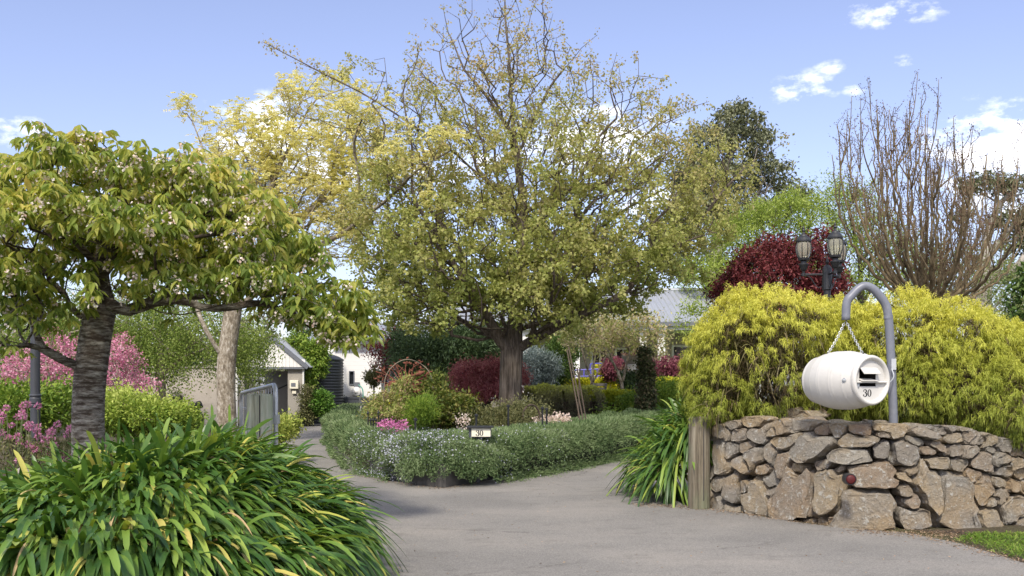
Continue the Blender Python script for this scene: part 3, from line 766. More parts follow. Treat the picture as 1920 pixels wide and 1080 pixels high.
# ---------------------------------------------------------------- weeping cherry tree, left
cd = 9.6
tb = G(160, cd, .0)
limbs = [[tb, P(163, 800, cd), P(170, 700, cd), P(182, 610, cd), P(190, 560, cd), P(182, 500, cd)],
         [P(190, 560, cd), P(235, 590, cd-.2), P(270, 568, cd-.3), P(330, 558, cd-.5), P(400, 583, cd-.6), P(470, 572, cd-.6), P(530, 545, cd-.5)],
         [P(270, 568, cd-.3), P(300, 585, cd-.5), P(340, 590, cd-.6), P(420, 570, cd-.8)],
         [P(182, 500, cd), P(215, 440, cd-.1), P(260, 425, cd-.3), P(330, 450, cd-.5), P(400, 440, cd-.6), P(480, 440, cd-.5)],
         [P(182, 500, cd), P(140, 450, cd-.2), P(90, 440, cd-.4), P(20, 420, cd-.5), P(-70, 430, cd-.4)],
         [P(182, 500, cd), P(195, 400, cd+.4), P(180, 330, cd+.6), P(150, 290, cd+.5)],
         [P(215, 440, cd-.1), P(280, 380, cd), P(350, 320, cd), P(420, 320, cd)],
         [P(190, 560, cd), P(150, 545, cd+.4), P(80, 520, cd+.7), P(0, 500, cd+.6)],
         [P(182, 520, cd), P(230, 470, cd+.7), P(330, 440, cd+1.2), P(430, 430, cd+1.3)],
         [P(190, 560, cd), P(130, 585, cd-.5), P(70, 600, cd-.9), P(30, 640, cd-1.0)],
         [P(530, 545, cd-.5), P(580, 560, cd-.4), P(620, 590, cd-.4)]]
bl = [B(60, 345, cd, 110, 50, 1.2), B(190, 330, cd, 120, 50, 1.4), B(370, 350, cd, 110, 50, 1.3), B(120, 430, cd-.3, 190, 60, 1.6), B(330, 440, cd-.3, 150, 55, 1.5), B(470, 430, cd-.2, 80, 75, .9),
      B(560, 500, cd-.3, 70, 55, .7), B(615, 560, cd-.4, 55, 55, .5), B(650, 590, cd-.4, 38, 48, .35), B(668, 560, cd-.4, 30, 30, .3), B(640, 640, cd-.4, 26, 34, .25), B(20, 610, cd-.6, 60, 50, .7), B(300, 535, cd-.6, 130, 32, .9), B(670, 620, cd-.4, 26, 40, .25), B(600, 610, cd-.5, 40, 36, .4), B(560, 570, cd-.5, 60, 40, .5), B(20, 480, cd-.6, 80, 50, .9), B(25, 540, cd-.5, 80, 65, 1.0), B(500, 510, cd-.4, 80, 36, .7), B(360, 530, cd-.6, 110, 22, .7)]
ct = thing('cherry_tree', 'low spreading cherry tree with banded silvery trunk and drooping green leaves at left', 'tree', tuple(tb))
T = blobs(bl, 2300, .35)
T = T[(np.sin(T[:, 0]*6.5+1)*np.sin(T[:, 1]*5.5)+np.sin(T[:, 2]*9+T[:, 0]*3)*.8) > -.6]
T = T[~((T[:, 2] < EYE-(600-HOR)/FPX*cd) & (T[:, 0] < (560-960)/FPX*cd) & (T[:, 0] > (90-960)/FPX*cd))]
A, par = skeleton(limbs, T, .3, .13, .22)
r = radii(A, par, .148, .0035, .25)
# the stem keeps its girth up to the first fork
zz0 = A[:, 2]; stem = np.where((zz0 < P(0, 560, cd)[2]) & (np.abs(A[:, 0]-tb[0]) < .35) & (r > .12))[0]
r[stem] = np.maximum(r[stem], .148)
obj('trunk', skin(A, par, r, 0, 16), M_BARK_CHERRY, ct, smooth=True)
tp = tips(A, par, r, .30)
tp = A[tp]
M_CHERRY = leafmat('cherry leaf', [(.07, .12, .03), (.15, .22, .045), (.27, .34, .07), (.44, .46, .10), (.62, .54, .15), (.60, .38, .19)], .55, 1.6, .45, .42, .35, zr=(2.0, 3.9, .18))
# sprays: each a fan of hanging leaves round a twig end
nsp = 3700
sp = tp[R.integers(0, len(tp), nsp)]+R.normal(size=(nsp, 3))*[.06, .06, .05]
k = 8
pp = np.repeat(sp, k, 0)
a = R.random(len(pp))*2*np.pi
hd_ = np.repeat(randdir(nsp)*[1, 1, .2], k, 0)
d = np.stack([np.cos(a), np.sin(a), -.35-R.random(len(pp))*.9], 1)*.8+hd_*.5
pp = pp+unit(d)*.02
L_ = .104*(.35+1.05*R.random(len(pp)))
obj('leaves', leaves(pp, d, L_, L_*.38, T_LEAF, .45), M_CHERRY, ct)
M_BLOS = leafmat('fading cherry blossom', [(.62, .42, .36), (.8, .68, .62), (.88, .82, .78), (.55, .30, .26)], .3, 2, .2)
bp = sp[R.permutation(nsp)[:900]]+[0, -.04, -.07]
bp = np.repeat(bp, 14, 0)+R.normal(size=(900*14, 3))*.027
obj('blossoms', leaves(bp, randdir(len(bp)), .03, .028, T_KITE, 1.5), M_BLOS, ct)

# ---------------------------------------------------------------- lamp posts (left and right)
def lantern(parent, c, s=1.0):
    """carriage lantern; c = base point on the arm"""
    c = np.asarray(c, float)
    slim = lambda g_: (np.stack([c[0]+(g_[0][:, 0]-c[0])*.86, c[1]+(g_[0][:, 1]-c[1])*.86, g_[0][:, 2]], 1), g_[1])
    ln = obj('lantern', slim(merge([
        lathe([(.0, 0), (.022, 0), (.028, .03), (.05, .05), (.075, .11), (.085, .13), (.085, .145), (.05, .15), (.045, .18), (.1, .2), (.105, .225), (.09, .235)], c, k=20),
        lathe([(.115, .475), (.135, .48), (.135, .50), (.10, .545), (.07, .56), (.055, .585), (.025, .60), (.02, .63), (.032, .65), (.018, .675), (.022, .69), (.006, .72), (.0, .75)], c, k=20)] +
        [tube([c+[.09*math.cos(a_), .09*math.sin(a_), .23]]+[c+[q*math.cos(a_), q*math.sin(a_), z_] for q, z_ in ((.112, .27), (.13, .33), (.135, .38), (.128, .44), (.115, .478))], .0085, 5) for a_ in np.linspace(.3, .3+2*np.pi, 8, endpoint=False)])), M_BLACK, parent, smooth=False)
    obj('glass', slim(lathe([(.085, .235), (.106, .27), (.124, .33), (.129, .38), (.122, .44), (.108, .478)], c, k=32)), M_LGLASS, ln, smooth=True)
    return ln
t = NT('frosted lantern glass')
g1 = t.n('ShaderNodeBsdfGlass', {'Color': (.95, .95, .9, 1), 'Roughness': .08, 'IOR': 1.05}); g2 = t.n('ShaderNodeBsdfPrincipled', {'Base Color': (.62, .60, .46, 1), 'Roughness': .25})
mx = t.n('ShaderNodeMixShader', {0: .32}); t.t.links.new(g1.outputs[0], mx.inputs[1]); t.t.links.new(g2.outputs[0], mx.inputs[2]); t.t.links.new(mx.outputs[0], t.out.inputs[0]); M_LGLASS = t.m
def lamp_post(x, y, ztop, arms, label, collars, sc=1.0):
    t_ = thing('lamp_post', label, 'lamp post', (x, y, 0))
    r0 = .052
    pr = [(.13, 0), (.13, .05), (.09, .09), (.075, .25), (r0, .30)]
    for cz in collars: pr += [(r0, cz-.07), (r0+.012, cz-.06), (r0+.012, cz-.045), (r0, cz-.035), (r0+.010, cz-.02), (r0+.010, cz+.03), (r0, cz+.045), (r0+.012, cz+.055), (r0+.012, cz+.07), (r0, cz+.08)]
    pr += [(r0*.95, ztop-.5), (r0*1.25, ztop-.48), (r0*1.25, ztop-.45), (r0, ztop-.44), (r0, ztop-.36)]
    obj('pole', lathe(pr, (x, y, 0), k=28), M_BLACK if sc == 1.0 else M_CHAR, t_, smooth=False)
    obj('hub', merge([lathe([(.055, ztop-.36), (.075, ztop-.35), (.075, ztop-.08), (.07, ztop-.02), (.04, ztop+.02), (.015, ztop+.03), (.03, ztop+.07), (.02, ztop+.10), (.0, ztop+.18)], (x, y, 0), k=12)]), M_BLACK, t_)
    for az_, ln_ in arms:
        u = np.array([math.cos(az_), math.sin(az_), 0]); e_ = np.array([x, y, ztop-.12])+u*ln_
        o = np.array([x, y, ztop-.12])
        sc1 = [o+u*.06+np.array([0, 0, -.16])+u*(q*ln_*.8)+np.array([0, 0, .14*q*q - .05*math.sin(q*6.28)]) for q in np.linspace(0, 1, 12)]
        obj('arm', merge([tube([o+u*.05, e_+u*.03], .016, 8), tube(sc1, .008, 6), lathe([(0, -.03), (.03, -.02), (.03, .02), (0, .03)], e_, k=12)]), M_BLACK, t_)
        lantern(t_, e_+[0, 0, .02])
    return t_
# ---------------------------------------------------------------- dry stone wall
WP = [(1318, 11.9), (1330, 11.45), (1350, 11.1), (1400, 10.85), (1460, 10.5), (1520, 10.1), (1575, 9.78), (1640, 9.62), (1700, 9.62), (1800, 9.75), (1920, 9.95), (2060, 10.2)]
wpx = np.arange(1318, 2061, 2.0); wdd = np.interp(wpx, [q[0] for q in WP], [q[1] for q in WP])
ker = np.ones(15)/15; wdd = np.convolve(np.pad(wdd, 7, mode='edge'), ker, 'valid')
wx = (wpx-960)/FPX*wdd; ws = np.concatenate([[0], np.cumsum(np.hypot(np.diff(wx), np.diff(wdd)))])
def face_sz(px, py):
    d = np.interp(px, wpx, wdd); return np.interp(px, wpx, ws), EYE-(py-HOR)/FPX*d
def face_xyz(s, z, dep):
    """s along the wall, z height, dep = distance out of the face (towards the road)"""
    x = np.interp(s, ws, wx); y = np.interp(s, ws, wdd)
    x2 = np.interp(s+.06, ws, wx)-np.interp(s-.06, ws, wx); y2 = np.interp(s+.06, ws, wdd)-np.interp(s-.06, ws, wdd)
    ln = np.hypot(x2, y2)+1e-9; nx, ny = y2/ln, -x2/ln
    dep = dep-.10*z
    return np.stack([x+nx*dep, y+ny*dep, z], -1)
SEED = [(1352,812,1),(1376,800,1),(1404,790,1),(1350,852,2),(1372,842,1),(1386,815,1),(1415,818,2),(1440,812,1),(1463,803,1),(1491,800,2),(1476,828,3),(1395,870,1),(1415,857,3),(1441,852,2),(1400,836,1),(1466,877,2),
 (1450,902,2),(1430,878,1),(1350,905,1),(1336,925,1),(1338,885,1),(1372,925,2),(1395,912,1),(1425,938,5),(1352,952,1),(1372,957,1),(1448,920,1),(1497,930,8),(1460,978,.3),(1487,981,.3),(1520,980,.3),(1547,979,.3),
 (1522,836,5),(1530,812,1),(1590,858,5),(1622,826,2),(1566,806,1),(1615,806,1),(1672,808,2),(1655,845,1),(1703,850,4),(1555,915,6),(1498,880,1),(1573,880,.5),(1638,893,6),(1630,957,9),(1568,975,.4),
 (1690,893,1),(1712,884,1),(1700,922,.7),(1716,940,1),(1740,908,4),(1713,971,1.5),(1790,938,10),(1758,872,2),(1745,816,1.5),(1765,834,1),(1724,828,1),(1790,822,1),(1800,845,1),(1786,800,1),(1802,873,1),(1823,818,1),(1826,848,1.5),(1815,800,1),
 (1848,868,2),(1833,893,1.5),(1878,862,1.5),(1880,885,1),(1845,916,2.5),(1862,938,1),(1852,972,2),(1822,968,.4),(1880,905,1),(1874,930,1),(1898,912,1),(1902,948,4),(1918,890,1),(1925,975,2),(1905,868,1),(1865,845,1),(1850,828,1),(1835,822,1),(1862,828,1.2),(1890,838,1.5),(1915,845,1),(1925,838,1.2),(1960,845,1.5),(1995,850,1.5),
 (1940,915,2),(1950,950,3),(1945,880,1),(1975,900,2),(1980,950,3),(1975,865,1),(2010,880,1.5),(2010,930,3),(2040,900,2),(2040,950,2),(1745,845,.7),(1770,805,.7),(1540,872,1),(1660,815,.8),(1325,870,1),(1322,920,1),(1324,820,1),(1330,955,.5)]
BIG = {(1522,836):(48,28,0),(1590,858):(60,15,3),(1622,826):(38,12,0),(1555,915):(34,52,8),(1638,893):(52,25,8),(1630,957):(56,40,0),(1703,850):(34,26,0),(1497,930):(50,52,0),(1425,938):(27,40,0),(1740,908):(30,52,-10),
 (1790,938):(38,56,0),(1758,872):(33,14,-3),(1672,808):(38,16,0),(1655,845):(20,20,0),(1476,828):(38,12,20),(1415,857):(28,26,0),(1466,877):(19,30,0),(1450,902):(26,19,35),(1845,916):(30,30,20),(1852,972):(26,20,15),(1902,948):(36,28,10),
 (1848,868):(28,22,0),(1878,862):(28,13,20),(1790,820):(16,24,0),(1745,816):(36,11,-5),(1350,852):(17,30,10),(1372,925):(18,28,0),(1491,800):(26,11,5),(1530,812):(30,11,5),(1713,971):(28,20,0),(1716,940):(23,15,30),(1950,950):(36,34,0),(1980,950):(30,30,0),(1940,915):(34,18,0)}
TOPL = [(1310,800),(1345,795),(1400,782),(1500,790),(1560,797),(1680,797),(1760,800),(1812,802),(1845,810),(1890,822),(1940,832),(2060,840)]
ph = []
for px in range(1300, 2080, 20):
    ph.append((px, np.interp(px, [q[0] for q in TOPL], [q[1] for q in TOPL])-14, .3))
    ph.append((px, 720+FPX*EYE/np.interp(px, wpx, wdd)+16, .3))
SP = .0052; rs_ = np.random.default_rng(17); PS, MS = [], []
for px, py, w_ in SEED+ph:
    s_, z_ = face_sz(px, py)
    if px < 1318: s_ = -(1318-px)*.006
    if (px, py) in BIG: hw, hh, ro = BIG[(px, py)]
    else: hw = 15.5*math.sqrt(w_+.25)*rs_.uniform(.85, 1.35); hh = hw*rs_.uniform(.42, .85); ro = rs_.normal()*16
    ro = math.radians(ro); PS.append((s_, z_))
    MS.append(np.array([[math.cos(ro)/(hw*SP), math.sin(ro)/(hw*SP)], [-math.sin(ro)/(hh*SP), math.cos(ro)/(hh*SP)]]))
PS = np.array(PS); NST = len(SEED)
GR = .006; gs_ = np.arange(-.1, ws[-1]+.05, GR); gz_ = np.arange(-.12, 1.25, GR); GX, GZ = np.meshgrid(gs_, gz_)
best_ = np.full(GX.shape, 1e9); LAB = np.zeros(GX.shape, int)
wv = .004*np.sin(GX*31+GZ*17)+.006*np.sin(GX*13-GZ*27)
for i in range(len(PS)):
    du, dv = GX+wv-PS[i, 0], GZ+wv*.6-PS[i, 1]; u_ = MS[i][0, 0]*du+MS[i][0, 1]*dv; v_ = MS[i][1, 0]*du+MS[i][1, 1]*dv
    dd_ = (np.abs(u_)**5+np.abs(v_)**5)**(1/5); dd_[dd_ > 2.2] = 1e9
    m_ = dd_ < best_; best_[m_] = dd_[m_]; LAB[m_] = i
_tz = np.interp(gs_, [face_sz(q[0], q[1])[0] for q in TOPL], [face_sz(q[0], q[1])[1] for q in TOPL])
LAB[(best_ > 1e8) | (GZ > _tz[None]+.015) | (GZ < -.06)] = -1
def cell(i):
    m_ = LAB == i
    if m_.sum() < 40: return None
    c = np.array([GX[m_].mean(), GZ[m_].mean()])
    out = []
    for a_ in np.linspace(0, 2*np.pi, 40, endpoint=False):
        r_ = GR
        while r_ < .6:
            ix = int(round((c[0]+math.cos(a_)*r_+.1)/GR)); iz = int(round((c[1]+math.sin(a_)*r_+.12)/GR))
            if ix < 0 or iz < 0 or ix >= LAB.shape[1] or iz >= LAB.shape[0] or LAB[iz, ix] != i: break
            r_ += GR
        out.append(c+np.array([math.cos(a_), math.sin(a_)])*max(r_-.004, .012))
    return np.array(out)
import bmesh
_b = bmesh.new(); bmesh.ops.create_icosphere(_b, subdivisions=4, radius=1); ICO = frombm(_b); _b.free()
def stone_geo(poly, thick, out, rr):
    """poly in (s,z) ; rounded, chipped block"""
    c = poly.mean(0); U = ICO[0]
    th = np.arctan2(U[:, 1], U[:, 0]); rho = np.sqrt(U[:, 0]**2+U[:, 1]**2)
    pa = poly-c; dx, dz = np.cos(th), np.sin(th)
    pth = np.arctan2(pa[:, 1], pa[:, 0]); prd = np.hypot(pa[:, 0], pa[:, 1]); o_ = np.argsort(pth); pth, prd = pth[o_], prd[o_]
    rad = np.interp(th, np.concatenate([pth-2*np.pi, pth, pth+2*np.pi]), np.tile(prd, 3))
    k_ = rho**.20
    s_ = c[0]+dx*rad*k_; z_ = c[1]+dz*rad*k_
    w_ = np.sign(U[:, 2])*np.abs(U[:, 2])**.45
    f = np.stack([dx*rho, dz*rho, w_], 1)
    nv = unit(rr.normal(size=3)*[.22, .22, 0]+[0, 0, 1]); f = f-np.maximum(0, f@nv-.62)[:, None]*nv
    for _ in range(9):
        nv = unit(rr.normal(size=3)*[1, 1, .5]+[0, 0, .8]); h_ = .60+.34*rr.random()
        f = f-np.maximum(0, f@nv-h_)[:, None]*nv
    k3 = rr.normal(size=(6, 3))*4; ph_ = rr.random(6)*6
    nz_ = sum(np.sin(U@k3[i]+ph_[i]) for i in range(6))/6
    k4 = rr.normal(size=(8, 3))*11; nz2 = sum(np.abs(np.sin(U@k4[i]+ph_[i % 6])) for i in range(8))/8-.6
    dep = out+thick*f[:, 2]*(1+.12*nz_)+.014*nz_+.030*nz2
    sh = np.clip(np.sqrt((f[:, 0]**2+f[:, 1]**2)), 0, 1)/np.maximum(rho, 1e-3)
    sh = np.where(rho < .05, 1, np.clip(sh, .80, 1))
    s_ = c[0]+(s_-c[0])*sh*(1+.03*nz_+.02*nz2); z_ = c[1]+(z_-c[1])*sh*(1+.03*nz_+.02*nz2)
    return s_, z_, dep
t = NT('field stone'); v = geo_obj(t); oi = t.n('ShaderNodeObjectInfo').outputs['Random']
isl = t.n('ShaderNodeNewGeometry').outputs['Random Per Island']
rn = t.mth('FRACT', t.mth('ADD', oi, isl))
n1_ = t.noise(v, 7, 8, .72); n2_ = t.noise(v, 26, 6, .75); n3_ = t.noise(v, 2.2, 3, .5)
base_ = t.ramp(rn, [(0, (.28, .20, .125)), (.2, (.30, .275, .23)), (.4, (.38, .30, .19)), (.6, (.24, .215, .18)), (.8, (.37, .335, .27)), (1, (.30, .205, .135))])
c = t.mixc(t.mth('MULTIPLY', t.ramp(n1_, [(.38, (0, 0, 0)), (.66, (1, 1, 1))]), .7), base_, (.27, .25, .215))
c = t.mixc(t.mth('MULTIPLY', t.ramp(n3_, [(.5, (0, 0, 0)), (.62, (1, 1, 1))]), .5), c, (.38, .27, .14))
c = t.mixc(t.mth('MULTIPLY', t.ramp(n2_, [(.53, (0, 0, 0)), (.68, (1, 1, 1))]), .5), c, (.52, .50, .45))
c = t.mixc(t.mth('MULTIPLY', t.ramp(t.noise(v, 60, 4, .8), [(.3, (1, 1, 1)), (.45, (0, 0, 0))]), .7), c, (.05, .04, .03))
# pale lichen
li = t.mth('MULTIPLY', t.ramp(t.noise(v, 13, 7, .75), [(.57, (0, 0, 0)), (.62, (1, 1, 1))]), .7)
c = t.mixc(li, c, (.50, .49, .44))
M_STONE = t.finish(c, .92, t.bump(t.mth('ADD', t.mth('MULTIPLY', n1_, .8), n2_), .045), spec=.2)
wall = thing('stone_wall', 'rounded dry stone wall of brown and grey boulders at the right of the driveway', 'stone wall', (float(np.interp(1640, wpx, wx)), 9.7, 0))
rr = np.random.default_rng(3); stones = []
for i in range(len(SEED)):
    poly = cell(i)
    if poly is None or len(poly) < 3: continue
    c = poly.mean(0); area = .5*abs(sum(a_[0]*b_[1]-b_[0]*a_[1] for a_, b_ in zip(poly-c, np.roll(poly-c, -1, 0))))
    if area < .0015: continue
    th = .09+.28*math.sqrt(area)
    s_, z_, dep = stone_geo(poly, th, .02*rr.normal()-.03, rr)
    stones.append((area, (face_xyz(s_, np.maximum(z_, -.02), dep), ICO[1])))
# rubble core and cap stones behind the top course
rest = []
for i in range(46):
    px = 1335+i*15; pt = np.interp(px, [q[0] for q in TOPL], [q[1] for q in TOPL])
    s0, z0 = face_sz(px, pt+15); w_ = .09+.10*rr.random(); hh = .035+.035*rr.random()
    a_ = np.linspace(0, 2*np.pi, 7, endpoint=False)+rr.random(7)*.5
    poly = np.stack([s0+rr.normal()*.02+np.cos(a_)*w_, z0+(rr.random()-.35)*.05+np.sin(a_)*hh], 1)
    s_, z_, dep = stone_geo(poly, .16, -.34-.22*rr.random(), rr); rest.append((w_*hh*3, (face_xyz(s_, z_, dep), ICO[1])))
for i in range(9):
    px = 1345+i*12; s0, z0 = face_sz(px, 796); w_ = .10+.08*rr.random(); a_ = np.linspace(0, 2*np.pi, 6, endpoint=False)
    poly = np.stack([s0+np.cos(a_)*w_, z0+.05+rr.random()*.10*math.exp(-((px-1400)/50)**2)+np.sin(a_)*.045], 1)
    s_, z_, dep = stone_geo(poly, .16, -.5-.35*rr.random(), rr); rest.append((.01, (face_xyz(s_, z_, dep), ICO[1])))
stones.sort(key=lambda q: -q[0])
for a_, g_ in stones[:98]: obj('stone', g_, M_STONE, wall)
obj('small_stones', merge([g_ for a_, g_ in stones[98:]+rest]), M_STONE, wall, kind='stuff')
# core behind the stones, and soil on top
cs = np.linspace(.05, ws[-1], 40)
topz = [face_sz(px, py)[1] for px, py in TOPL]; tops = np.interp([q[0] for q in TOPL], wpx, ws)
zt_ = np.interp(cs, tops, topz)-.10
f0 = face_xyz(cs, np.zeros(40), -.16); f1 = face_xyz(cs, zt_, -.16+.0); b1 = face_xyz(cs, zt_+.06, -1.1); b0 = b1.copy(); b0[:, 2] = 0
V = np.concatenate([f0, f1, b1, b0]); i = np.arange(39)
obj('core', (V, [np.concatenate([np.stack([i, i+1, i+41, i+40], 1), np.stack([i+40, i+41, i+81, i+80], 1), np.stack([i+80, i+81, i+121, i+120], 1)])]), M_SOIL, wall)
# soil plateau behind the wall
pl = [tuple(q[:2]) for q in face_xyz(np.linspace(.1, ws[-1], 24), np.full(24, .9), -.45)]
obj('terrace_soil', prism(pl+[(9, 12), (9, 17), (4.2, 14.5), (2.6, 12.8)], .003, .80), M_SOIL, kind='structure')

# reflector on the wall
rc = P(1595, 899, 9.32); t_ = thing('reflector', 'round dark red reflector fixed to a protruding stone of the wall', 'reflector', tuple(rc))
fd = unit(np.array([-.05, -1, .02]))
obj('lens', lathe([(.0, .022), (.03, .021), (.042, .014), (.045, .0), (.045, -.01)], rc, fd, 28), plain('red reflector lens', (.075, .010, .010), .5, var=.5, scale=90, spec=.3), t_, smooth=True)
obj('housing', lathe([(.046, .012), (.052, .012), (.054, .004), (.054, -.10), (.0, -.10)], rc, fd, 28), M_BLACK, t_)

# ---------------------------------------------------------------- pipe post and barrel letterbox
pd = 9.98
M_PIPE = plain('slate grey painted pipe', (.155, .165, .195), .38, var=.14, scale=9, dirt=(.3, .31, .33, .35))
t_ = thing('hook_post', 'bent slate grey pipe post rising behind the stone wall', 'post', tuple(G(1675, pd, .7)))
pp_ = [P(1676, 812, pd), P(1673, 720, pd), P(1669, 640, pd), P(1666, 595, pd), P(1661, 572, pd), P(1648, 553, pd), P(1636, 541, pd), P(1622, 536, pd), P(1610, 541, pd), P(1598, 553, pd), P(1588, 567, pd), P(1586, 600, pd)]
dens = np.vstack([pp_[0:4][:1], curve(pp_[0:4], 12)[1:], curve(pp_[3:], 40)[1:]])
obj('pipe', tube(dens, .0425, 20), M_PIPE, t_, smooth=True)
obj('weld_collar', tube([P(1665.5, 598, pd), P(1665.8, 591, pd)], .0455, 20), M_PIPE, t_)
obj('clamp', merge([obox(P(1676, 683, pd-.05), (1, -.2, 0), (.2, 1, 0), (0, 0, 1), .045, .01, .11), tube(curve([P(1672, 692, pd-.06), P(1676, 704, pd-.1), P(1673, 712, pd-.16), P(1669, 716, pd-.2)], 12), .006, 6)]), M_GALV, t_)

kax = unit(np.array([.462, -.887, .0]))            # from the back end to the front end
front = P(1637, 713, 9.42)
Lk = .72; back = front-kax*Lk
K = thing('barrel_letterbox', 'white barrel letterbox numbered 30 hanging on chains from the hooked pipe', 'letterbox', tuple((front+back)/2-np.array([0, 0, .3])))
t = NT('off-white barrel plastic'); v = geo_obj(t); n1_ = t.noise(v, 3.5, 5, .65); n2_ = t.noise(v, 9, 7, .75)
c = t.mixc(n1_, (.54, .525, .485), (.62, .605, .565)); c = t.mixc(t.mth('MULTIPLY', t.ramp(n2_, [(.56, (0, 0, 0)), (.75, (1, 1, 1))]), .35), c, (.42, .38, .31))
M_KEG = t.finish(c, .42, t.bump(n1_, .004), spec=.4)
prof = [(.0, .02), (.16, .015), (.20, .0), (.222, .010), (.238, .035)]
for h_ in np.linspace(.05, .66, 123):
    q_ = .2905-.047*((h_-.36)/.30)**2-.006*((h_-.36)/.30)**4
    for c0_, am, w0 in ((.165, .0035, .010), (.265, .004, .011), (.295, .004, .011), (.43, .004, .011), (.46, .004, .011), (.575, .0035, .010)): q_ += am*.55*math.exp(-((h_-c0_)/w0)**2)
    prof.append((q_, h_))
prof += [(.240, .672), (.243, .684), (.243, .700), (.236, .714), (.224, .72), (.210, .716), (.201, .70), (.197, .685)]
sc_ = .985
obj('barrel_body', lathe([(q*sc_, h_) for q, h_ in prof], back, kax, 72), M_KEG, K, smooth=True)
fo = front-kax*.035                                # recessed end disc
fu = unit(np.cross(kax, [0, 0, 1])); fu = -fu if fu[0] < 0 else fu; fv = np.array([0, 0, 1.])
Rin = .197*sc_
def fp(u, v, o=0.0): return fo+fu*(u*Rin)+fv*(v*Rin)+kax*o
# disc with the two slots cut out
u0, u1, v0, v1 = -.74, .38, -.30, .58
outer = [(math.cos(a_), math.sin(a_)) for a_ in np.linspace(0, 2*np.pi, 64, endpoint=False)]
def facepoly(pts2d, o=0.0):
    tt = tessellate_polygon([[Vector((p_[0], p_[1], 0)) for p_ in pts2d]]); V = np.array([fp(p_[0], p_[1], o) for p_ in pts2d]); return V, [np.array(tt)]
def clipc(pred): return [q for q in outer if pred(q)]
def cx_(v_): return math.sqrt(max(0, 1-v_*v_))
topc = [(math.cos(a_), math.sin(a_)) for a_ in np.linspace(math.asin(v1), math.pi-math.asin(v1), 30)]
botc = [(math.cos(a_), math.sin(a_)) for a_ in np.linspace(math.pi-math.asin(v0), 2*math.pi+math.asin(v0), 40)]
rgtc = [(math.cos(a_), math.sin(a_)) for a_ in np.linspace(math.asin(v0), math.asin(v1), 16)]
lftc = [(math.cos(a_), math.sin(a_)) for a_ in np.linspace(math.pi-math.asin(v1), math.pi-math.asin(v0), 16)]
obj('end_disc', merge([facepoly(topc), facepoly(botc), facepoly([(u1, v0)]+rgtc+[(u1, v1)]), facepoly([(u0, v1)]+lftc+[(u0, v0)])]), M_KEG, K)
dk = [fp(u0, v0, -.002), fp(u1, v0, -.002), fp(u1, v1, -.002), fp(u0, v1, -.002)]; dk2 = [q-kax*.2 for q in dk]
obj('slot_recess', (np.array(dk+dk2), [np.array([(4, 5, 6, 7), (0, 1, 5, 4), (1, 2, 6, 5), (2, 3, 7, 6), (3, 0, 4, 7)])]), plain('dark letterbox inside', (.02, .02, .022), .8), K)
def plate(pts, th=.006):
    a_ = np.array(pts); n_ = unit(np.cross(a_[1]-a_[0], a_[2]-a_[0])); V = np.concatenate([a_, a_-n_*th])
    return V, [np.array([(0, 1, 2, 3), (7, 6, 5, 4), (0, 4, 5, 1), (1, 5, 6, 2), (2, 6, 7, 3), (3, 7, 4, 0)])]
obj('flap', plate([fp(u0+.02, v1+.02, .006), fp(u1+.02, v1+.02, .006), fp(u1+.04, .30, .055), fp(u0+.04, .30, .055)]), M_KEG, K)
obj('ledge', merge([plate([fp(u0, .06, -.03), fp(.18, .06, -.03), fp(u1, -.06, .045), fp(u0, -.06, .045)]), plate([fp(-.98, -.075, .008), fp(.98, -.075, .008), fp(.98, -.13, .03), fp(-.98, -.13, .03)], .008)]), M_KEG, K)
obj('bracket', merge([obox(fp(-.86, -.18, .01), fu, fv, kax, .025, .05, .01)]), M_GALV, K)
# numerals
def ring(cx, cy, ro, ri, hgt, hin, n_=40):
    a_ = np.linspace(0, 2*np.pi, n_, endpoint=False); V = np.array([fp(cx+ro*math.cos(q), cy+hgt*math.sin(q), .0015) for q in a_]+[fp(cx+ri*math.cos(q), cy+hin*math.sin(q), .0015) for q in a_])
    i_ = np.arange(n_); j_ = (i_+1) % n_; return V, [np.stack([i_, j_, j_+n_, i_+n_], 1)]
def strip2(pts, wd, tf):
    p_ = curve([(q[0], q[1], 0) for q in pts], 30)[:, :2]; tg = np.gradient(p_, axis=0); tg = tg/np.linalg.norm(tg, axis=1, keepdims=True); n_ = np.stack([-tg[:, 1], tg[:, 0]], 1)
    w_ = np.interp(np.linspace(0, 1, len(p_)), np.linspace(0, 1, len(wd)), wd)[:, None]/2; V = np.array([tf(*q) for q in np.concatenate([p_+n_*w_, p_-n_*w_])]); m_ = len(p_); i_ = np.arange(m_-1)
    return V, [np.stack([i_, i_+1, i_+1+m_, i_+m_], 1)]
def disc2(cx, cy, r_, tf):
    a_ = np.linspace(0, 2*np.pi, 16, endpoint=False); return np.array([tf(cx+r_*math.cos(q), cy+r_*math.sin(q)) for q in a_]), [np.array([np.arange(16)])]
def thirty(tf):
    """serif figures 3 0 inside a 1 x 1 box (u 0..1.25, v 0..1)"""
    g_ = [strip2([(.06, .80), (.14, .93), (.30, .97), (.46, .86), (.46, .68), (.34, .56), (.22, .53)], [.06, .06, .08, .17, .19, .12, .06], tf),
          strip2([(.22, .53), (.38, .50), (.50, .38), (.50, .18), (.38, .05), (.20, .02), (.06, .10), (.03, .20)], [.06, .12, .20, .20, .14, .07, .06, .06], tf),
          disc2(.10, .76, .085, tf), disc2(.09, .22, .095, tf)]
    def rg(a_, s_, c_): return None
    n_ = 40; a_ = np.linspace(0, 2*np.pi, n_, endpoint=False)
    V = np.array([tf(.93+.30*math.cos(q), .49+.50*math.sin(q)) for q in a_]+[tf(.93+.12*math.cos(q), .49+.43*math.sin(q)) for q in a_]); i_ = np.arange(n_); j_ = (i_+1) % n_
    g_.append((V, [np.stack([i_, j_, j_+n_, i_+n_], 1)])); return merge(g_)
